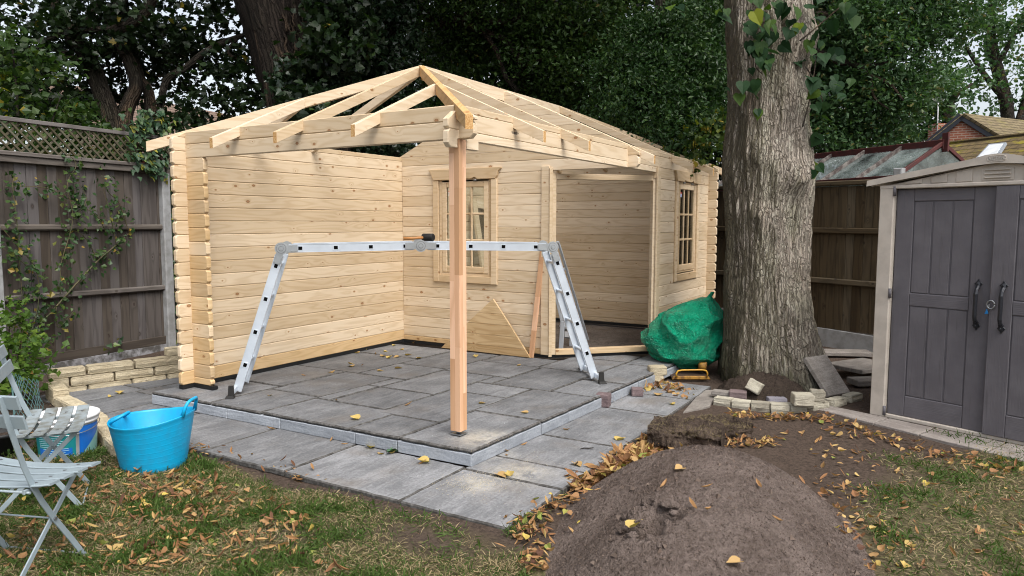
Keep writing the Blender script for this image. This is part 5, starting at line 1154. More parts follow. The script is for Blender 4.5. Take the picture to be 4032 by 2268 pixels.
def m_tile(name, c1, c2, moss, mo):
    m, t, b = mat(name); uv = uvn(t); s = N(t, 'SeparateXYZ', {0: uv})
    fr = M(t, 'FRACT', M(t, 'MULTIPLY', s.outputs[1], 6.0)); row = M(t, 'FLOOR', M(t, 'MULTIPLY', s.outputs[1], 6.0))
    col = M(t, 'FRACT', M(t, 'ADD', M(t, 'MULTIPLY', s.outputs[0], 5.5), M(t, 'MULTIPLY', row, .5)))
    n = noi(t, mp(t, uv, (5.5, 6, 1)), 1, 4, .6)
    c = MX(t, sm(t, n, .3, .7), c1, c2)
    c = MX(t, M(t, 'MULTIPLY', sm(t, fr, .72, .9), .8), c, tuple(x*.25 for x in c1)); c = MX(t, M(t, 'MULTIPLY', M(t, 'LESS_THAN', col, .08), .5), c, tuple(x*.3 for x in c1))
    c = MX(t, M(t, 'MULTIPLY', sm(t, noi(t, mp(t, uv, (1, 2.2, 1)), 1.3, 6, .7), .5, .62), mo), c, moss)
    setc(t, b, c, .9, .1); bump(t, b, M(t, 'SUBTRACT', 1.0, fr), .8, .05); return m
TILE1 = m_tile("olive_roof_tile", (0.135, 0.105, 0.065), (0.21, 0.17, 0.10), (.19, .17, .05), .4)
TILE2 = m_tile("mossy_roof_tile", (0.105, 0.08, 0.045), (0.165, 0.12, 0.06), (.27, .235, .02), .65)
TILE3 = m_tile("brown_roof_tile", (0.14, 0.095, 0.075), (0.22, 0.16, 0.125), (.18, .15, .1), .2)
def m_brick():
    m, t, b = mat("red_brick"); uv = uvn(t)
    br = N(t, 'TexBrick', {'Vector': uv, 'Color1': (.33, .115, .07, 1), 'Color2': (.25, .085, .055, 1), 'Mortar': (.40, .33, .27, 1), 'Scale': 1.0, 'Mortar Size': .012, 'Brick Width': .235, 'Row Height': .08})
    c = MX(t, M(t, 'MULTIPLY', noi(t, uv, 3, 4), .3), br.outputs[0], (.2, .09, .06)); setc(t, b, c, .9, .1); return m
BRICK = m_brick()
h1 = thing("brick_house", "red brick gabled house with olive tiled roof, chimney and aerial in the distance", "house", gp(3800, 900, -.3) if False else far(3800, 560, 25)*1+Z3*-4.7)
A = far(3785, 462, 25); L_ = far(3640, 580, 25.5); Rr = far(3932, 553, 24.4); zz = A.z
Lh = V(L_.x, L_.y, 0); Rh = V(Rr.x, Rr.y, 0); gu2 = (Rh-Lh).normalized(); wid = (Rh-Lh).length
bk = gp(4032, 489, zz)-A; bk.z = 0; bk = Vector((gu2.y*-1, gu2.x, 0)) if False else bk.normalized(); Bd = 9.0
ax = (V(A.x, A.y, 0)-Lh).dot(gu2); zl, zr_ = L_.z, Rr.z
b = MB(); b.slab([(0, 0), (wid, 0), (wid, zr_), (ax, zz-.12), (0, zl)], Lh, gu2, Z3, .2, bev=0); b.build("gable_wall", BRICK, h1)
n2 = gu2.cross(Z3)
b = MB()
for (pa, pb) in (((0, zl), (ax, zz)), ((ax, zz), (wid, zr_))):
    b.bar(Lh+gu2*pa[0]+Z3*pa[1]+n2*.26, Lh+gu2*pb[0]+Z3*pb[1]+n2*.26, .06, .24, bev=0)
b.build("bargeboard", SLATEBLK, h1)
b = MB()
def roofq(b, p, q, r, s, th=.1):
    U = (q-p).normalized(); Vv = (s-p); Vv = (Vv-U*Vv.dot(U)).normalized(); f = lambda x: ((x-p).dot(U), (x-p).dot(Vv)); b.slab([f(p), f(q), f(r), f(s)], p, U, Vv, th, bev=0, uvo=(0, 0))
A2 = Lh+gu2*ax+Z3*zz+n2*.3; E2 = Lh+gu2*(wid+.15)+Z3*(zr_-.08)+n2*.3; F2 = Lh-gu2*.15+Z3*(zl-.08)+n2*.3
roofq(b, E2, E2+bk*Bd, A2+bk*Bd, A2); roofq(b, F2+bk*Bd, F2, A2, A2+bk*Bd); b.build("roof", TILE1, h1)
b = MB(); b.slab([(0, 0), (Bd-.5, 0), (Bd-.5, zr_-.2), (0, zr_-.2)], Rh-n2*.1-gu2*.2, bk, Z3, .2, bev=0); b.build("side_wall", BRICK, h1)
c = far(3672, 600, 26); b = MB(); top = far(3672, 494, 26).z; b.slab([(-.2, 0), (.2, 0), (.2, top), (-.2, top)], V(c.x, c.y, 0), RH, Z3, .5, bev=0); b.slab([(-.23, top-.14), (.23, top-.14), (.23, top-.04), (-.23, top-.04)], V(c.x, c.y, 0)-FH*.03, RH, Z3, .56, bev=0) if False else None
ch = b.build("chimney", BRICK, h1)
b = MB(); p0 = far(3689, 556, 25.4); p1 = far(3695, 385, 25.4); b.tube([p0, p1], .02, 6); b.tube([p0+(p1-p0)*.97-RH*.0, p0+(p1-p0)*.97-RH*.75-Z3*.02], .012, 5); b.build("aerial_pole", m_plain("pale_pole", (.5, .5, .5), .5), ch)
h2 = thing("mossy_roof_house", "nearer low house with yellow mossy tiled roof and a white skylight", "house", far(3900, 600, 19)+Z3*-3.4)
r0 = far(3712, 580, 19); r1 = gp(4032, 545, r0.z); ru = (r1-r0).normalized(); rn_ = V(-ru.y, ru.x, 0)
if rn_.dot(CP-r0) < 0: rn_ = -rn_
r0 = r0-ru*1.6; r1 = r1+ru*5; sl_v = rn_*2.9+Z3*-2.3
b = MB(); roofq(b, r0+sl_v, r1+sl_v, r1, r0) if (ru.cross(-sl_v)).z > 0 else roofq(b, r1+sl_v, r0+sl_v, r0, r1)
roofq(b, r1+V(-rn_.x*2.9, -rn_.y*2.9, -2.3), r0+V(-rn_.x*2.9, -rn_.y*2.9, -2.3), r0, r1) if (ru.cross(-sl_v)).z > 0 else roofq(b, r0-rn_*2.9-Z3*2.3, r1-rn_*2.9-Z3*2.3, r1, r0)
b.bar(r0+Z3*.06, r1+Z3*.06, .22, .14, bev=.03); rf = b.build("roof", TILE2, h2)
b = MB(); RL = (r1-r0).length; b.slab([(0, 0), (RL, 0), (RL, r0.z-2.2), (0, r0.z-2.2)], V(r0.x, r0.y, 0)+rn_*2.6, ru, Z3, .2, bev=0); b.slab([(-2.5, 0), (2.5, 0), (2.5, r0.z-2.2), (0, r0.z-.1), (-2.5, r0.z-2.2)], V(r0.x, r0.y, 0)+ru*.1, rn_, Z3, .2, bev=0); b.build("house_wall", BRICK, h2)
rpn = ru.cross(sl_v).normalized(); rpn = rpn if rpn.z > 0 else -rpn
k4 = [pl(u, v, r0+rpn*.14, rpn) for u, v in ((3842, 634), (3928, 628), (3966, 568), (3898, 575))]
def quadslab(b, q, th, n, shr=0):
    c = sum(q, V(0, 0, 0))/4; q = [c+(x-c)*(1-shr) for x in q]; U = (q[1]-q[0]).normalized(); Vv = n.cross(U); f = lambda x: ((x-q[0]).dot(U), (x-q[0]).dot(Vv)); b.slab([f(x) for x in q], q[0], U, Vv, th, bev=0)
b = MB(); quadslab(b, k4, .06, rpn); sk = b.build("skylight", m_plain("grey_white_frame", (.30, .33, .37), .5), h2)
b = MB(); quadslab(b, [x+rpn*.062 for x in k4], .01, rpn, .2); b.build("pane", m_plain("sky_reflection_white", (.75, .78, .8), .08, .8), sk)  # sky reflection put into the pane as a near-white colour
h3 = thing("brown_roof_house", "house with long brown tiled roof glimpsed between the maple stems", "house", far(480, 700, 20)+Z3*-3)
p_ = far(300, 352, 20); q_ = gp(700, 425, p_.z); uu = (q_-p_); uu.z = 0; uu.normalize(); q_ = p_+uu*9; p_ = p_-uu*2; nn = V(-uu.y, uu.x, 0); nn = nn if nn.dot(CP-p_) > 0 else -nn
b = MB(); dv = nn*3-Z3*2.0
roofq(b, p_+dv, q_+dv, q_, p_) if uu.cross(-dv).z > 0 else roofq(b, q_+dv, p_+dv, p_, q_)
b.build("roof", TILE3, h3); b = MB(); LL = (q_-p_).length; b.slab([(0, 0), (LL, 0), (LL, p_.z-1.9), (0, p_.z-1.9)], V(p_.x, p_.y, 0)+nn*2.7, uu, Z3, .2, bev=0); b.build("house_wall", BRICK, h3)

# ------------------------------------------------------------------ trees
def stems(parent, name, m, lists, seg=12):
    for pts, rs in lists:
        # resample smoothly
        P_ = [Vector(p) for p in pts]; out, ro = [], []
        for i in range(len(P_)-1):
            p0, p1, p2, p3 = P_[max(i-1, 0)], P_[i], P_[i+1], P_[min(i+2, len(P_)-1)]
            for k in range(5):
                t = k/5; out.append(.5*((2*p1)+(p2-p0)*t+(2*p0-5*p1+4*p2-p3)*t*t+(3*p1-p0-3*p2+p3)*t**3)); ro.append(rs[i]+(rs[i+1]-rs[i])*t)
        out.append(P_[-1]); ro.append(rs[-1])
        b = MB(); b.tube(out, ro, seg, jit=.18); b.build(name, m, parent)
def B(u, v, t, r, k=1.0, zk=.8): p = far(u, v, t); return (p.x, p.y, p.z, r*k, r*k, r*zk)
def pxs(t, pts, dt=0): return [far(u, v, t+dt*i) for i, (u, v) in enumerate(pts)]

# big lime tree beside the cabin
lime = thing("lime_tree", "big pale barked lime tree trunk with leafy sprouts between cabin and shed", "tree", (3.63, -1.3, -.15))
prof = [(-.30, 3.64, -1.39, .56), (-.13, 3.635, -1.36, .535), (0, 3.627, -1.32, .515), (.25, 3.635, -1.285, .465), (.51, 3.648, -1.255, .432), (.9, 3.665, -1.216, .41), (1.41, 3.70, -1.183, .405), (1.75, 3.73, -1.17, .42), (1.95, 3.745, -1.166, .432), (2.18, 3.766, -1.159, .415), (2.45, 3.78, -1.14, .385), (2.69, 3.795, -1.119, .362), (2.95, 3.814, -1.105, .372), (3.3, 3.845, -1.09, .40), (3.72, 3.874, -1.07, .42), (4.4, 3.9, -1.05, .38), (6, 3.95, -1.0, .34), (8.5, 4.0, -.9, .26), (11, 4.05, -.85, .12)]
pz, px_, py_, pr_ = (np.array(c) for c in zip(*prof))
burrs = [(1.92, 4.0, .10, .16), (3.45, 3.7, .10, .2), (2.62, 4.35, .05, .13), (1.55, 3.2, .05, .12), (.62, 3.9, .035, .10), (2.15, 3.1, .06, .14), (3.3, 4.5, .08, .2)]
def limef(u, v):
    z = -.30+(v**1.35)*11.3; a = 2*math.pi*u; r = float(np.interp(z, pz, pr_)); cx, cy = float(np.interp(z, pz, px_)), float(np.interp(z, pz, py_))
    q = V(math.cos(a), math.sin(a), 0)
    fl = math.exp(-max(z+.13, 0)/.30); r += fl*(.075*max(0, math.sin(a*5+1.0))**1.5-.005)
    r += .05*mno.noise(V(q.x*1.6, q.y*1.6, z*.9))+.026*mno.noise(V(q.x*5, q.y*5, z*1.3+4))
    rid = mno.noise(V(q.x*15+.9*mno.noise(V(q.x*3, q.y*3, z*3)), q.y*15, z*3.4)); r += .022*(abs(rid)-.2)
    r += .010*mno.noise(V(q.x*26, q.y*26, z*12))
    for bz, ba, h, w in burrs:
        da = math.atan2(math.sin(a-ba), math.cos(a-ba)); g = math.exp(-((z-bz)/w)**2-(da*r/w)**2); r += h*g*(1+.5*mno.noise(q*9+V(0, 0, z*9)))
    return V(cx+q.x*r, cy+q.y*r, z)
b = MB(); b.grid(limef, 170, 260, uvf=lambda u, v: (u*2*math.pi*.45, -.3+(v**1.35)*11.3)); b.build("trunk", BARKL, lime)
def sprays(centers, n, sp, size, nm, m, tpl, parent, hang=True, bias=.4):
    P_ = np.concatenate([np.array(c)+rng.normal(size=(k, 3))*np.array(s) for c, k, s in centers]); n = len(P_)
    nr = rng.normal(size=(n, 3))*.55+np.array(-FH)*1.0+np.array([0, 0, .45]); yd = np.tile(np.array([0, 0, -1.0]), (n, 1))
    t = np.clip(bias+rng.normal(size=n)*.22, 0, 1); Vt, F, T_ = scatter(tpl, P_, size*(.6+.7*rng.random(n)), nr, t, rng.normal(size=n)*.12, yd)
    return np_mesh(nm, Vt, F, T_, m, parent)
tp = lambda u, v, t: tuple(far(u, v, t))
sprays([(tp(3000, 60, 6.75), 18, (.16, .12, .12)), (tp(3020, 150, 6.7), 18, (.13, .13, .10)), (tp(2960, 140, 6.65), 6, (.08, .08, .06)), (tp(3140, 70, 6.7), 8, (.07, .06, .08)), (tp(3000, 250, 6.75), 4, (.04, .04, .04)), (tp(2960, 330, 6.75), 6, (.10, .10, .06)), (tp(3260, 40, 6.9), 12, (.12, .12, .14)), (tp(3220, 200, 6.9), 22, (.10, .10, .18)), (tp(3235, 330, 6.85), 14, (.09, .09, .10)), (tp(2840, 40, 6.9), 4, (.03, .03, .05)), (tp(2835, 345, 6.9), 2, (.03, .03, .02)), (tp(2680, 30, 6.8), 3, (.05, .05, .04)), (tp(2970, 400, 6.8), 3, (.03, .03, .05)), (tp(3220, 500, 7.1), 3, (.03, .03, .06)), (tp(3210, 620, 7.1), 4, (.03, .03, .06))], 0, 0, .125, "foliage", LLIME, T_HEART, lime)
stems(lime, "twig", BARKD, [(pxs(6.85, [(3150, 160), (3200, 120), (3270, 60), (3330, 10)]), [.008, .007, .006, .005]), (pxs(6.85, [(3170, 260), (3215, 330), (3240, 400)]), [.006, .005, .004]), (pxs(6.8, [(3040, 160), (2990, 210), (2975, 260), (3000, 290)]), [.006, .005, .005, .004]), (pxs(6.85, [(3160, 500), (3190, 380), (3215, 220)]), [.006, .006, .005])], 6)
crown(lime, "crown", LLIME, T_HEART, [(4.3, -2.6, 11.0, 2.6, 2.4, 1.8), (5.4, -1.6, 11.8, 2.2, 2.2, 1.8)], 110, 20, .5, .17)

maple = thing("maple_tree", "dark leaning many-stemmed maple behind the trellis fence at the left", "tree", far(460, 900, 11))
stems(maple, "trunk", BARKD, [
    (pxs(11, [(500, 1000), (470, 640), (442, 486), (408, 386), (353, 237), (287, 149), (232, 55), (190, -60), (120, -500)]), [.19, .17, .15, .14, .12, .115, .11, .1, .07]),
    (pxs(11, [(505, 800), (491, 497), (508, 410), (535, 342), (524, 276), (486, 193), (447, 121), (436, 60), (480, 0), (520, -200)]), [.12, .11, .105, .10, .095, .095, .10, .085, .08, .05]),
    (pxs(11.3, [(600, 760), (591, 397), (552, 309), (513, 166), (497, 83), (486, 0), (470, -200)]), [.1, .085, .08, .078, .075, .07, .05])])
stems(maple, "limb", BARKD, [
    (pxs(10.9, [(625, 520), (635, 397), (662, 309), (734, 265), (800, 210), (883, 166), (938, 146), (1010, 120)]), [.06, .055, .055, .05, .05, .045, .04, .02]),
    (pxs(10.8, [(450, 122), (552, 72), (602, 0), (660, -90)]), [.085, .08, .07, .05]),
    (pxs(10.8, [(310, 243), (221, 193), (110, 193), (33, 210), (-80, 230)]), [.055, .05, .045, .04, .03]),
    (pxs(10.7, [(440, 115), (309, 121), (248, 133), (165, 160), (60, 150)]), [.05, .05, .04, .035, .02]),
    (pxs(10.9, [(938, 146), (900, 210), (980, 250), (1060, 320)]), [.03, .025, .02, .01]), (pxs(10.9, [(287, 149), (360, 60), (400, 0), (420, -90)]), [.05, .045, .04, .03])], 9)
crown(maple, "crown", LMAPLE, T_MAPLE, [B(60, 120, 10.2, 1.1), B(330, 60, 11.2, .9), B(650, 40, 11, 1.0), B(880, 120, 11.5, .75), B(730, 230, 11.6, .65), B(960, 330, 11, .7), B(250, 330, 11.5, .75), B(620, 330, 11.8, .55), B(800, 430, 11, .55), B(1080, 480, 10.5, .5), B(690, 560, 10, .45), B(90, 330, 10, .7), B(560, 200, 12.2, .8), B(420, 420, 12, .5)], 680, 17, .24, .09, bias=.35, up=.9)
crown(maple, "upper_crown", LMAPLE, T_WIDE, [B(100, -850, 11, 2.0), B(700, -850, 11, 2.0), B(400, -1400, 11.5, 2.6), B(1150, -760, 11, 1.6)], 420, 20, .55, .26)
ivt = thing("ivy_rooted_tree", "massive dark leaning trunk wrapped in ivy roots behind the left of the roof", "tree", far(1200, 900, 10.5))
stems(ivt, "trunk", BARKI, [(pxs(10.5, [(1260, 1100), (1230, 700), (1205, 400), (1165, 200), (1120, 0), (1070, -250), (1000, -700)]), [.62, .60, .60, .66, .72, .68, .4])], 26)
b = MB()
for k in range(70):
    u0 = random.uniform(-.9, .9); v0 = random.uniform(-40, 420); pts = []
    for i in range(7):
        v = v0+i*22; cu = np.interp(v, [0, 200, 400, 700], [1120, 1165, 1205, 1230]); w = 172; x = u0+.12*mno.noise(V(k*3.1, i*.5, 0)); pts.append(far(cu+x*w, v, 10.5-.69*math.sqrt(max(.05, 1-x*x))))
    b.tube(pts, random.uniform(.006, .016), 5)
b.build("ivy_root", BARKI, ivt)
crown(ivt, "ivy_leaves", LIVY, T_IVY, [B(1290, 60, 9.9, .35), B(1300, 260, 9.9, .35), B(1180, 330, 9.7, .35), B(1220, 430, 9.7, .4), B(1400, 180, 10.2, .4)], 130, 22, .16, .085, bias=.35, up=.3)
crown(ivt, "crown", LMAPLE, T_MAPLE, [B(1240, 250, 9.5, .35), B(1330, 180, 9.5, .4), B(1230, 420, 9.4, .35), B(1330, 20, 9.7, .45)], 85, 13, .22, .10, bias=.3, up=.8)
crown(ivt, "upper_crown", LMAPLE, T_WIDE, [B(1400, -900, 10.5, 2.2), B(900, -1300, 11, 2.4), B(1500, -600, 9.5, 1.3)], 330, 20, .55, .28)
ivc = thing("ivy_column_tree", "tree trunk hidden by a dark column of small ivy leaves behind the roof peak", "tree", far(1500, 900, 11.2))
stems(ivc, "trunk", BARKI, [(pxs(11.2, [(1510, 1100), (1500, 400), (1500, 0), (1490, -500)]), [.3, .28, .26, .2])], 14)
crown(ivc, "ivy_leaves", LIVY, T_IVY, [B(1510, v, 11, .52, 1, .9) for v in (-160, 0, 140, 280, 420, 560)]+[B(1400, 330, 10.8, .4), B(1430, 480, 10.8, .4)], 900, 16, .14, .07, bias=.3, up=.15, shell=.7)
oak = thing("oak_tree", "oak with crooked dark limbs spreading over the middle of the roof", "tree", far(2000, 900, 13.2))
stems(oak, "trunk", BARKD, [(pxs(13.4, [(2060, 1200), (2040, 500), (2020, 200), (2000, -300)]), [.3, .28, .26, .2])], 14)
stems(oak, "limb", BARKD, [
    (pxs(12.2, [(1560, 10), (1632, 33), (1714, 83), (1769, 105), (1797, 83), (1907, 127), (1990, 160), (2060, 260)]), [.07, .075, .07, .068, .065, .06, .06, .07]),
    (pxs(12.0, [(1780, 85), (1852, 44), (1962, 88), (2073, 55), (2128, 6), (2194, 17), (2266, 99), (2330, 200)]), [.05, .05, .05, .045, .04, .04, .035, .02]),
    (pxs(12.3, [(1632, 33), (1560, -20), (1480, -70)]), [.06, .06, .05]), (pxs(12.3, [(2010, 330), (2080, 250), (2200, 230), (2320, 240)]), [.05, .045, .035, .02]), (pxs(12.2, [(1907, 127), (1960, 210), (1990, 300), (2040, 360)]), [.05, .04, .04, .05])], 9)
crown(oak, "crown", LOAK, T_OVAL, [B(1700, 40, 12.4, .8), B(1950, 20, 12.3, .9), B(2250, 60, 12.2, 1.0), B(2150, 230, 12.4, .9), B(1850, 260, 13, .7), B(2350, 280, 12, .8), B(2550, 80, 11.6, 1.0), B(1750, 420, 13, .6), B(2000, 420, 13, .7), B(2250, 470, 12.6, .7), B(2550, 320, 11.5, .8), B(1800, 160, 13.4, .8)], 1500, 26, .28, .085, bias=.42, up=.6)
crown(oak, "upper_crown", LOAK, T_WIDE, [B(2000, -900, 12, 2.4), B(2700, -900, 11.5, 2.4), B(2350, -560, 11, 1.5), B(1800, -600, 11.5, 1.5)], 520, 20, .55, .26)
hol = thing("holly_tree", "dense glossy dark evergreen behind the right end of the cabin roof", "tree", far(2600, 900, 10.2))
stems(hol, "trunk", BARKD, [(pxs(10.4, [(2620, 1100), (2610, 500), (2600, 0)]), [.14, .12, .07])], 10)
crown(hol, "crown", LHOLLY, T_OVAL, [B(2550, 420, 9.8, .62), B(2720, 300, 9.9, .62), B(2680, 520, 9.5, .5), B(2480, 300, 10.4, .55), B(2780, 420, 9.8, .5), B(2420, 480, 10.5, .5), B(2760, 130, 10.2, .6), B(2560, 190, 10.4, .6)], 1250, 22, .2, .062, bias=.45, up=.35, shell=.6)
crown(hol, "foliage", LBUSH, T_WIDE, [B(2770, 560, 9.2, .3), B(2720, 620, 9.1, .26), B(2820, 500, 9.3, .25)], 60, 12, .16, .08, bias=.7)
oakr = thing("spreading_oak", "broad green oak spreading over the greenhouse right of the big trunk", "tree", far(3350, 900, 14))
stems(oakr, "trunk", BARKD, [(pxs(14.2, [(3120, 1200), (3150, 500), (3200, 100), (3220, -300)]), [.3, .28, .25, .2])], 14)
stems(oakr, "limb", BARKD, [(pxs(13.2, [(3210, 200), (3300, 240), (3370, 258), (3430, 300), (3500, 330), (3560, 400)]), [.07, .06, .055, .045, .035, .02]), (pxs(13.2, [(3370, 258), (3450, 255), (3530, 230)]), [.04, .03, .015]), (pxs(13, [(3210, 60), (3240, 55), (3260, 60)]), [.07, .06, .05]), (pxs(13.2, [(3430, 300), (3440, 380), (3500, 430)]), [.03, .025, .015]), (pxs(13.4, [(3500, 60), (3560, 20), (3620, -20)]), [.04, .03, .02])], 9)
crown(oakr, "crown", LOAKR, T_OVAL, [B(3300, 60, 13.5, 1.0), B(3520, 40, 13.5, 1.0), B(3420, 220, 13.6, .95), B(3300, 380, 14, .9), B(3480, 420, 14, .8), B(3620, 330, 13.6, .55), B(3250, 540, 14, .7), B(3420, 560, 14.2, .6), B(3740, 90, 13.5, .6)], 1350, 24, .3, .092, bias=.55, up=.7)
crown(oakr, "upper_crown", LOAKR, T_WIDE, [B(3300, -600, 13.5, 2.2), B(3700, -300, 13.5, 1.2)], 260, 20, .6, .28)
for (lab, u0, t0, sd, lst, blobs, nc) in (
        ("tall pale distant tree with open crown at the right edge of the picture", 3940, 33, 1, [([(3990, 700), (3960, 400), (3920, 250), (3900, 100), (3920, -100)], [.30, .27, .24, .2, .15]), ([(3950, 380), (3880, 300), (3800, 180)], [.16, .12, .06]), ([(3985, 560), (4040, 380), (4060, 200)], [.2, .16, .1]), ([(3925, 260), (4000, 120), (4050, 0)], [.12, .1, .06])],
         [(3900, 60, 1.9), (4020, 180, 1.6), (3820, 180, 1.5), (3960, 330, 1.4), (3830, 330, 1.1), (4050, 20, 1.8), (3790, 40, 1.5), (4010, 460, 1.2), (3880, 420, .9)], 235),
        ("distant brownish tree beside the chimney and aerial", 3700, 31, 2, [([(3745, 700), (3730, 470), (3760, 380), (3830, 330)], [.2, .17, .12, .06]), ([(3735, 480), (3690, 400), (3660, 330)], [.12, .08, .05])],
         [(3680, 470, 1.0), (3640, 380, 1.0), (3740, 400, .8), (3600, 500, .9), (3780, 470, .6), (3700, 330, .9), (3560, 560, .9)], 210)):
    tt = thing("distant_tree", lab, "tree", far(u0, 870, t0)); stems(tt, "trunk", BARKD, [(pxs(t0, p), r) for p, r in lst], 8)
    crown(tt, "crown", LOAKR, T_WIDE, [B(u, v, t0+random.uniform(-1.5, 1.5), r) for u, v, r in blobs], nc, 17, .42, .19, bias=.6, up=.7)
# far-off wood that closes the view
P_ = []
wood_blobs = [B(-350, 450, 18, 2.0), B(-900, 400, 18, 2.6), B(-1600, 350, 17, 2.6), B(-2300, 300, 17, 2.8), B(4500, 350, 20, 2.4), B(5200, 300, 20, 2.8), B(1600, 330, 18, 1.7), B(1950, 280, 18.5, 1.9), B(2300, 350, 18, 1.8), B(2650, 350, 17, 1.8), B(3000, 350, 17.5, 1.8), B(3350, 380, 18, 1.5), B(1500, 30, 18, 1.8), B(2050, -40, 18, 2.0), B(2600, -20, 17.5, 2.0), B(3050, 0, 17.5, 2.0), B(3420, 50, 18, 1.6), B(1350, 560, 17, 1.2), B(1700, 650, 17, 1.6), B(2400, 650, 17, 1.6), B(2900, 640, 17, 1.3), B(3300, 620, 18, 1.1)]
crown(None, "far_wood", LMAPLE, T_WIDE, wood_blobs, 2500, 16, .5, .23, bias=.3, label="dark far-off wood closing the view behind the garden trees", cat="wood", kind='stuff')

# ------------------------------------------------------------------ climbers and shrubs
bush = thing("leafy_bush", "yellow-green leafy bush pushing over the trellis at the left edge", "bush", tp(80, 900, 7.6))
stems(bush, "stem", BARKD, [(pxs(8.3, [(90, 900), (80, 600), (60, 300), (40, 120)]), [.02, .018, .012, .006]), (pxs(8.3, [(100, 900), (180, 560), (240, 380)]), [.018, .014, .006])], 6)
crown(bush, "foliage", LBUSH, T_WIDE, [B(20, 230, 8.4, .5), B(150, 260, 8.5, .38), B(60, 400, 8.3, .45), B(200, 430, 8.5, .4), B(0, 520, 8.1, .4), B(300, 500, 8.7, .35), B(170, 560, 8.2, .35), B(60, 590, 8.4, .4), B(330, 570, 8.6, .4), B(230, 610, 8.2, .35), B(430, 600, 8.8, .35)], 230, 12, .17, .085, bias=.42, up=.8)
rose = thing("climbing_rose", "sparse climbing rose trained on the weathered fence panel at the left", "climber", pl(120, 1420, F0+FN*.12, FN))
lines = [[(105, 1400), (121, 1324), (221, 1208), (309, 1108), (386, 1026), (458, 965), (508, 918)], [(90, 1400), (83, 1362), (88, 1197), (77, 1031), (66, 866), (50, 733), (60, 690)], [(237, 1158), (243, 1031), (287, 866), (265, 728), (300, 650), (259, 600)], [(287, 866), (340, 790), (310, 720)], [(100, 1380), (150, 1200), (140, 1060), (60, 960), (0, 890)], [(420, 920), (380, 850), (300, 800), (180, 740), (20, 735)], [(221, 1208), (230, 1290), (290, 1225)], [(386, 1026), (330, 930), (260, 900)], [(458, 965), (430, 830), (400, 720)], [(150, 1200), (160, 1290), (130, 1390)], [(140, 1080), (60, 1010), (-40, 950)], [(508, 918), (470, 800), (430, 760), (400, 690)]]
stp = []; lp = []
for k, ln in enumerate(lines):
    off = .04+.08*random.random(); pts = [pl(u, v, F0+FN*(off+.03*mno.noise(V(i*.7, k, 0))), FN) for i, (u, v) in enumerate(ln)]
    stp.append((pts, [.010 if k == 0 else .0045]*(len(pts)-1)+[.002])); 
    for a, c in zip(pts[:-1], pts[1:]):
        for q in range(int((c-a).length*95)):
            if random.random() < .8: lp.append(a+(c-a)*random.random()+V(*rng.normal(size=3))*.055+FN*.03)
stems(rose, "stem", m_plain("green_brown_cane", (.10, .075, .04), .6, c2=(.06, .08, .03)), stp, 6)
lp = np.array(lp); n = len(lp); Vt, F, T_ = scatter(T_WIDE, lp, .055*(.6+.7*rng.random(n)), rng.normal(size=(n, 3))*.6+np.array(FN)+np.array([0, 0, .5]), np.clip(rng.normal(.5, .25, n), 0, 1), rng.normal(size=n)*.4)
np_mesh("foliage", Vt, F, T_, LROSE, rose)
ivy = thing("variegated_ivy", "pale-edged ivy spilling over the top of the concrete fence post", "ivy", pl(600, 900, F0+FN*.08, FN))
def ivyp(u, v, su, sv, n, o=.06): return [pl(u+rng.normal()*su, v+rng.normal()*sv, F0+FN*(o+.05*random.random()), FN) for _ in range(n)]
L1 = np.array(ivyp(550, 560, 25, 55, 60)+ivyp(600, 640, 35, 30, 55)+ivyp(600, 480, 40, 30, 60)+ivyp(645, 600, 16, 60, 30)); n = len(L1)
Vt, F, T_ = scatter(T_IVY, L1, .085*(.6+.7*rng.random(n)), rng.normal(size=(n, 3))*.5+np.array(FN)+np.array([0, 0, .5]), np.clip(rng.normal(.55, .25, n), 0, 1), rng.normal(size=n)*.3, np.tile([0, 0, -1.], (n, 1)))
np_mesh("foliage", Vt, F, T_, LIVYV, ivy)
L2 = np.array(ivyp(675, 760, 8, 60, 45, .0)+ivyp(680, 900, 8, 40, 30, .0)+ivyp(685, 1060, 7, 90, 45, .0)+ivyp(690, 1290, 5, 40, 20, 0)+ivyp(430, 1370, 14, 12, 6)+ivyp(465, 1342, 8, 6, 3)); n = len(L2)
Vt, F, T_ = scatter(T_IVY, L2, .06*(.6+.7*rng.random(n)), rng.normal(size=(n, 3))*.5+np.array(FN), np.where(rng.random(n) < .4, .99, .4)*rng.uniform(.6, 1, n))
np_mesh("trailing_leaves", Vt, F, T_, LIVYV, ivy)
stems(ivy, "stem", BARKD, [([pl(u, v, F0+FN*.03, FN) for u, v in l], [.008, .007, .006, .005]) for l in ([(672, 1300), (676, 1000), (660, 760), (620, 600)], [(690, 1200), (682, 900), (672, 720), (600, 560)], [(560, 640), (540, 560), (560, 480), (640, 440)])], 6)
shr = thing("lime_green_shrub", "small lime green shrub beside the end of the low block wall", "shrub", gp(60, 1560, -.14))
crown(shr, "foliage", LSHRUB, T_WIDE, [B(50, 1300, 6.4, .22), B(120, 1360, 6.3, .2), B(30, 1420, 6.3, .25), B(100, 1470, 6.25, .2), B(20, 1530, 6.2, .2), B(70, 1230, 6.5, .14), B(60, 1510, 6.2, .2)], 95, 9, .09, .06, bias=.5, up=.9)
stems(shr, "stem", BARKD, [(pxs(6.35, [(60, 1560), (70, 1430), (90, 1300)]), [.01, .008, .004]), (pxs(6.35, [(50, 1560), (30, 1430), (40, 1250)]), [.01, .007, .004])], 6)
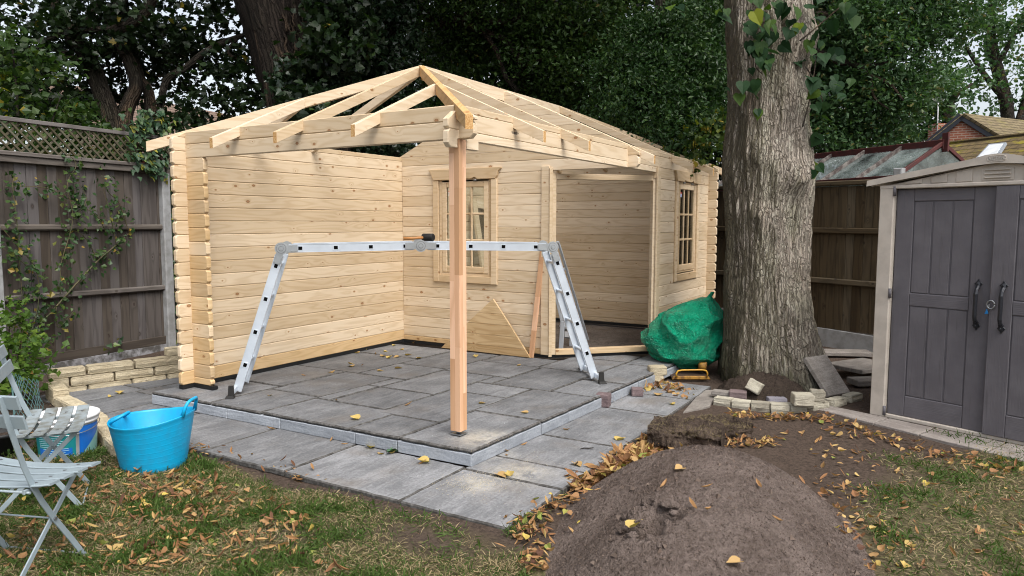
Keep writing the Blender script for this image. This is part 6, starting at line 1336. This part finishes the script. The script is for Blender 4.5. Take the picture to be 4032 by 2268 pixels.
for k, (u, v, nl, lb) in enumerate(((95, 1745, 34, "low green seedling by the black pot"), (60, 1800, 20, "small leafy plant sprouting under the near chair seat"))):
    c = gp(u, v, -.14); n = nl; Q = np.array(c)+rng.normal(size=(n, 3))*np.array([.06, .06, .03])+np.array([0, 0, .06]); Vt, F, T_ = scatter(T_IVY, Q, .05*(.7+.5*rng.random(n)), up_nrm(n, .5), np.clip(rng.normal(.5, .2, n), 0, 1)); np_mesh("seedling_leaves", Vt, F, T_, LBUSH, loc=tuple(c), label=lb, cat="plant")  # stemless leaf clusters of seedlings, not shrubs
b = MB()
q0, q1, q2, q3 = far(40, 1500, 5.9), far(205, 1625, 5.3), far(205, 1660, 5.3), far(30, 1640, 5.5)
q0, q1, q3, q2 = far(45, 1470, 5.9), far(150, 1500, 5.9), gp(60, 1690, -.14), gp(205, 1680, -.14)
for k in range(-6, 12):
    for sg in (1, -1):
        pts = []
        for i in range(9):
            v = i/8; u = k/9+(v*.66 if sg > 0 else .66-v*.66)
            if -.001 <= u <= 1.001: pts.append(q0.lerp(q1, u).lerp(q3.lerp(q2, u), v)+FH*.02*math.sin(u*9+v*5))
        if len(pts) > 1: b.tube(pts, .0022, 4)
b.tube([q3, q0], .008, 6); b.build("wire_netting", WIREG, loc=q3, label="scrap of green wire netting beside the flower bed corner", cat="netting")

# ------------------------------------------------------------------ grass, fallen leaves, small litter
T_BL = (np.array([(-.05, 0, 0), (.05, 0, 0), (.04, .5, .16), (-.04, .5, .16), (0, 1, .12)]), np.array([(0, 1, 2), (0, 2, 3), (3, 2, 4)]))
def grass(name, x0, x1, y0, y1, n, lab, dens=None):
    x = rng.uniform(x0, x1, n); y = rng.uniform(y0, y1, n); nz = np.array([mno.noise(Vector((a*1.6, b_*1.6, 0))) for a, b_ in zip(x, y)])
    pn = np.array([mno.noise(Vector((a*3.3, b_*3.3, 7))) for a, b_ in zip(x, y)])+.5*np.array([mno.noise(Vector((a*11, b_*11, 3))) for a, b_ in zip(x, y)])
    d = lawn_mask(x, y, nz) if dens is None else dens(x, y)
    green = sst(pn, -.25, .45); ok = (rng.random(n) < d*(.35+.65*rng.random(n))) & (mound_h(x, y) < .01); x, y, green = x[ok], y[ok], green[ok]; n = len(x)
    isg = rng.random(n) < .30+.55*green; L = np.where(isg, rng.uniform(.022, .05, n)*(1+.5*(green > .75)), rng.uniform(.02, .05, n))
    t = np.where(isg, rng.uniform(0, .5, n), rng.uniform(.55, 1, n)); nr = np.where(isg[:, None], rng.normal(size=(n, 3))*.9+np.array([0, 0, .25]), rng.normal(size=(n, 3))*.35+np.array([0, 0, 1.0]))
    P_ = np.stack([x, y, ground_h(x, y)+.004+.006*rng.random(n)], -1); Vt, F, T_ = scatter(T_BL, P_, L, nr, t)
    # keep every blade above the ground
    Vt[:, 2] = np.maximum(Vt[:, 2], -.135+.0*Vt[:, 2]) if False else Vt[:, 2]+np.maximum(0, np.repeat(P_[:, 2]-Vt.reshape(n, 5, 3)[:, :, 2].min(1), 5))
    return np_mesh(name, Vt, F, T_, LGRASS, label=lab, cat="grass", kind='stuff')
grass("grass", -2.75, -.90, -1.75, 2.6, 150000, "worn patchy lawn grass at the lower left")
grass("grass", -.9, 2.4, -3.8, -1.7, 60000, "thin grass on the lawn at the lower right")
grass("grass", -5.2, -2.75, -4.6, 4.6, 60000, "worn lawn grass beyond the left edge of the picture")
grass("grass", -2.75, 1.2, -5.2, -3.8, 30000, "thin lawn grass beyond the lower right of the picture")
grass("grass", -.95, .2, -1.45, -.92, 5000, "green grass tufts along the edge of the lower paving", dens=lambda x, y: np.exp(-((y+.98+.08*x)/.10)**2)*(.25+.75*(np.sin(x*9)*np.sin(x*4+1) > -.2)))
T_BR = (np.array([(0, 0, 0), (.105, .3, .04), (0, .3, 0), (-.105, .3, .04), (.115, .68, .055), (0, .68, .015), (-.115, .68, .055), (0, 1, .03)]), np.array([(0, 1, 2), (0, 2, 3), (1, 4, 5), (1, 5, 2), (2, 5, 6), (2, 6, 3), (4, 7, 5), (5, 7, 6)]))
def litter(name, lab, spots, zf, kindm=LFALL):
    """spots: (sampler -> (x,y), n, bract share, size)"""
    Vs, Fs, Ts, o = [], [], [], 0
    for smp, n, share, size in spots:
        xy = np.array([smp() for _ in range(n)]); 
        for tpl, sel in ((T_BR, rng.random(n) < share), (T_HEART, None)):
            if sel is not None: s0 = sel; q = xy[s0]
            else: q = xy[~s0]
            m = len(q)
            if not m: continue
            hi = rng.random(m)**2*.035; z = zf(q[:, 0], q[:, 1])+.007+hi
            sz = size*(.6+.8*rng.random(m))*(1.08 if tpl is T_BR else .72); nr = rng.normal(size=(m, 3))*(.30+8*hi[:, None])+np.array([0, 0, 1.])
            t = np.clip(rng.normal(.36, .2, m), 0, 1) if tpl is T_BR else np.clip(rng.normal(.55, .25, m), 0, 1)
            cu = rng.uniform(-.2, .9, m)
            Vt, F, T_ = scatter(tpl, np.column_stack([q, z]), sz, nr, t, cu); k = len(tpl[0]); mn = Vt.reshape(m, k, 3)[:, :, 2].min(1); fl = zf(q[:, 0], q[:, 1])+.002
            Vt[:, 2] += np.repeat(np.maximum(0, fl-mn), k); Vs.append(Vt); Fs.append(F+o); Ts.append(T_); o += len(Vt)
    return np_mesh(name, np.concatenate(Vs), np.concatenate(Fs), np.concatenate(Ts), kindm, label=lab, cat="leaf litter", kind='stuff')
def poly_s(pts, z=-.13):
    W_ = [gp(u, v, z) for u, v in pts]; xs_, ys_ = [p.x for p in W_], [p.y for p in W_]
    def f():
        while True:
            x, y = random.uniform(min(xs_), max(xs_)), random.uniform(min(ys_), max(ys_)); c = False
            for i in range(len(W_)):
                a, d = W_[i-1], W_[i]
                if (a.y > y) != (d.y > y) and x < (d.x-a.x)*(y-a.y)/(d.y-a.y)+a.x: c = not c
            if c: return (x, y)
    return f
def line_s(a, c, w, z=-.13):
    a, c = gp(*a, z), gp(*c, z); d = (c-a); n = V(-d.y, d.x, 0).normalized()
    return lambda: tuple((a+d*random.random()+n*random.gauss(0, w))[:2])
mz = lambda x, y: np.maximum(ground_h(x, y), mound_z(x, y))
litter("leaf_litter", "thick drift of orange brown leaves between the paving edge and the topsoil mound", [
    (line_s((2030, 2085), (2330, 1905), .055), 122, .7, .052), (line_s((2290, 1930), (2600, 1735), .06), 460, .75, .085), (poly_s([(2330, 1900), (2560, 1790), (2640, 1815), (2420, 1960)]), 300, .75, .085), (line_s((2060, 2080), (2110, 2268), .05), 69, .6, .052), (poly_s([(2000, 2110), (2330, 1960), (2360, 2060), (2120, 2268)]), 34, .6, .052), (line_s((2590, 1830), (2790, 1780), .06), 120, .75, .08)], mz)
litter("leaf_litter", "yellow leaves heaped round the loose blocks beside the tarpaulin and the edging", [
    (poly_s([(2510, 1545), (2560, 1490), (2640, 1510), (2760, 1545), (2700, 1575), (2600, 1540)], -.12), 170, .45, .085), (line_s((2410, 1590), (2480, 1545), .03, -.105), 102, .5, .0055), (line_s((2880, 1640), (3280, 1655), .05), 181, .6, .052), (poly_s([(2820, 1560), (2960, 1590), (3160, 1590), (3240, 1540), (3060, 1570)]), 153, .5, .0055), (poly_s([(2860, 1740), (3080, 1725), (3060, 1760), (2860, 1770)]), 95, .8, .052), (poly_s([(3200, 1420), (3430, 1400), (3430, 1560), (3340, 1520)]), 221, .4, .006), (line_s((3380, 1590), (3440, 1560), .05), 68, .4, .0055)], lambda x, y: np.maximum(mz(x, y), np.where((y > -.88) & (x < 2.2), -.108, -.5)))
litter("leaf_litter", "brown and yellow leaves strewn over the left lawn", [
    (poly_s([(100, 1900), (500, 1850), (760, 1800), (900, 1950), (700, 2268), (0, 2268)]), 507, .8, .055), (poly_s([(500, 1860), (1100, 1930), (1400, 2268), (500, 2268)]), 396, .8, .055), (line_s((740, 1760), (1300, 1900), .05), 78, .8, .055), (poly_s([(1000, 1950), (2000, 2150), (2000, 2268), (1100, 2268)]), 37, .6, .0055), (poly_s([(0, 1700), (300, 1700), (400, 1860), (0, 1900)]), 129, .5, .052)], ground_h)
litter("leaf_litter", "leaves scattered over the right lawn and along the shed path", [
    (line_s((3300, 1675), (4032, 1875), .07), 168, .6, .052), (poly_s([(3250, 1700), (4032, 1850), (4032, 2268), (3400, 2268), (3200, 1850)]), 122, .7, .052), (line_s((3330, 1900), (3460, 2268), .10), 103, .6, .052), (poly_s([(2900, 1680), (3300, 1680), (3400, 1800), (3150, 1800)]), 22, .75, .06), (line_s((3480, 1650), (4032, 1768), .015), 120, .6, .005)], lambda x, y: np.maximum(mz(x, y), np.where(((x-SO.x)*SN.x+(y-SO.y)*SN.y < .32) & ((x-SO.x)*SN.x+(y-SO.y)*SN.y > 0), -.115, -.5)))
litter("leaf_litter", "small drift of yellow leaves on the earth floor inside the room", [(line_s((2310, 1298), (2490, 1320), .06, -.03), 255, .4, .0055), (poly_s([(2200, 1330), (2560, 1320), (2540, 1370), (2200, 1370)], -.03), 42, .4, .0055)], lambda x, y: np.full(np.shape(x), -.026))
litter("leaf_litter", "dead leaves on the flower bed behind the edging blocks", [(poly_s([(40, 1600), (230, 1570), (330, 1640), (420, 1740), (300, 1800), (0, 1800)]), 289, .4, .0055)], lambda x, y: np.full(np.shape(x), -.118))
# single fallen leaves
proto = []
for k, tpl in enumerate((T_HEART, T_HEART, T_BR, T_MAPLE)):
    Vt, F, T_ = scatter(tpl, np.zeros((1, 3)), np.array([1.0]), np.array([[.12, .1, 1.]]), np.array([(.85, .66, .45, .75)[k]]), np.array([(.55, .25, .7, .45)[k]])); Vt[:, 2] -= Vt[:, 2].min()
    me = np_mesh("fallen_leaf", Vt, F, T_, LFALL); proto.append(me)
used = set()
def leaf(u, v, z, k, s, lab, grp):
    p = gp(u, v, z); src = proto[k]
    if k in used: o = src.copy(); COL.objects.link(o)
    else: o = src; used.add(k)
    o.location = p+Z3*.002; o.scale = (s, s, s); o.rotation_euler = (random.uniform(-.15, .15), random.uniform(-.15, .15), random.uniform(0, 6.28)); tag(o, lab, "leaf", grp)
PG = ("small dry leaf lying loose on the raised grey patio", "loose leaves on the patio"); LG = ("small dry leaf lying loose on the lower grey paving", "loose leaves on the lower paving"); MG = ("dry leaf lying alone on the topsoil mound", "leaves on the mound")
for (u, v) in ((1545, 1362), (1500, 1405), (1525, 1412), (1572, 1405), (1595, 1400), (1590, 1378), (1640, 1412), (1415, 1390), (1372, 1432), (1620, 1350), (1692, 1350), (1875, 1408), (1555, 1452), (1485, 1462), (1390, 1445), (1420, 1440), (1885, 1590), (1415, 1652), (2080, 1628), (1205, 1480), (1590, 1600), (1325, 1575), (1310, 1470), (1440, 1380), (1510, 1385), (1480, 1395), (2050, 1440), (1060, 1560)): leaf(u, v, 0, random.choice((0, 1, 2, 1)), random.uniform(.05, .085), *PG)
for (u, v) in ((1085, 1690), (1095, 1655), (920, 1645), (1335, 1725), (1345, 1738), (1372, 1748), (1395, 1745), (1450, 1760), (1475, 1755), (1490, 1790), (1540, 1788), (1648, 1830), (1690, 1820), (2115, 1695), (2215, 1690), (2190, 1682), (2262, 1825), (1955, 1868), (2010, 1878), (2005, 1775), (2050, 1755), (1300, 1740), (1990, 1790), (2425, 1735), (2640, 1590), (2590, 1560), (440, 1560), (470, 1552), (250, 1562), (2250, 1640), (2320, 1618)): leaf(u, v, -.11, random.choice((0, 1, 2, 2)), random.uniform(.05, .09), *LG)
for (u, v, k) in ((2800, 2000, 2), (2475, 2082, 0), (2690, 1845, 1), (3085, 2055, 2), (2600, 1925, 2), (2920, 2215, 1), (3000, 1925, 2), (2760, 1920, 2), (3310, 1940, 0), (2745, 2010, 2)): leaf(u, v, msurf(u, v).z+.012, k, random.uniform(.05, .085), *MG)
for me in proto:
    if proto.index(me) not in used: bpy.data.objects.remove(me)
o = [x for x in COL.objects if x.name.startswith("fallen_leaf")]
b = MB(); c = gp(1545, 1785, -.11); b.grid(lambda u, v: c+V((u-.5)*.11, (v-.5)*.07*(1-abs(2*u-1)**3), .02*math.sin(u*5+v*3)+.025), 8, 5); b.build("green_leaf", m_plain("fresh_dark_green_leaf", (.015, .06, .02), .4, c2=(.03, .1, .03)), loc=c, label="single dark green leaf at the foot of the patio riser", cat="leaf")
# soil crumbs on the mound
n = 26000; a = rng.uniform(-1.9, 1.6, (n, 2))+MC; ok = mound_h(a[:, 0], a[:, 1]) > .004; a = a[ok]; n = len(a)
T_ST = (np.array([(-.5, -.4, 0), (.5, -.3, 0), (.1, .55, 0), (0, 0, .6)]), np.array([(0, 1, 3), (1, 2, 3), (2, 0, 3)]))
Vt, F, T_ = scatter(T_ST, np.column_stack([a, mound_z(a[:, 0], a[:, 1])]), rng.uniform(.004, .011, n)*(1+2.2*(rng.random(n) > .985)), up_nrm(n, .2), rng.random(n)); np_mesh("soil_crumbs", Vt, F, T_, m_plain("soil_crumb", (.15, .115, .095), .95, .05, c2=(.085, .062, .05)), label="small crumbs of soil over the topsoil mound", cat="soil crumbs", kind='stuff')
# sawdust and grit
def grit(name, lab, c, r, n, s, m, z):
    q = rng.normal(size=(n, 2))*np.array(r)+np.array([c.x, c.y]); Vt, F, T_ = scatter(T_ST, np.column_stack([q, np.full(n, z+.0006)]), rng.uniform(.4, 1.2, n)*s, up_nrm(n, .15), rng.random(n)); return np_mesh(name, Vt, F, T_, m, label=lab, cat="sawdust", kind='stuff')
SAWD = m_plain("sawdust", (.66, .56, .36), .9, .05)
grit("sawdust", "pale sawdust scattered round the foot of the corner post", V(.05, -.12, 0), (.13, .07), 900, .003, SAWD, 0)
grit("sawdust", "pale sawdust on the lower paving below the platform corner", V(-.42, -.40, 0), (.11, .10), 700, .0036, SAWD, -.109)
grit("sawdust", "pale sawdust on the lower paving along the right of the platform corner", V(-.12, -.52, 0), (.16, .10), 500, .0034, SAWD, -.109)
b = MB(); 
for (u, v, L, a) in ((2610, 1792, .10, .1), (2800, 1796, .17, .0), (2310, 1767, .10, .2), (2985, 1652, .12, .1), (2270, 1826, .06, 1.2)):
    c = gp(u, v, -.10 if v < 1790 and u < 2500 else (.02 if u > 2700 and v > 1700 else -.10)); d_ = RH*math.cos(a)+FH*math.sin(a); b = MB(); b.tube([c-d_*L/2, c-d_*L*.2+Z3*.006, c+d_*L*.2+Z3*.002, c+d_*L/2+Z3*.004], [.003, .0045, .0045, .003], 6)
    b.build("twig", BARKD, loc=c, label="short dark bare twig lying on the ground", cat="twig", group="loose twigs on the ground")
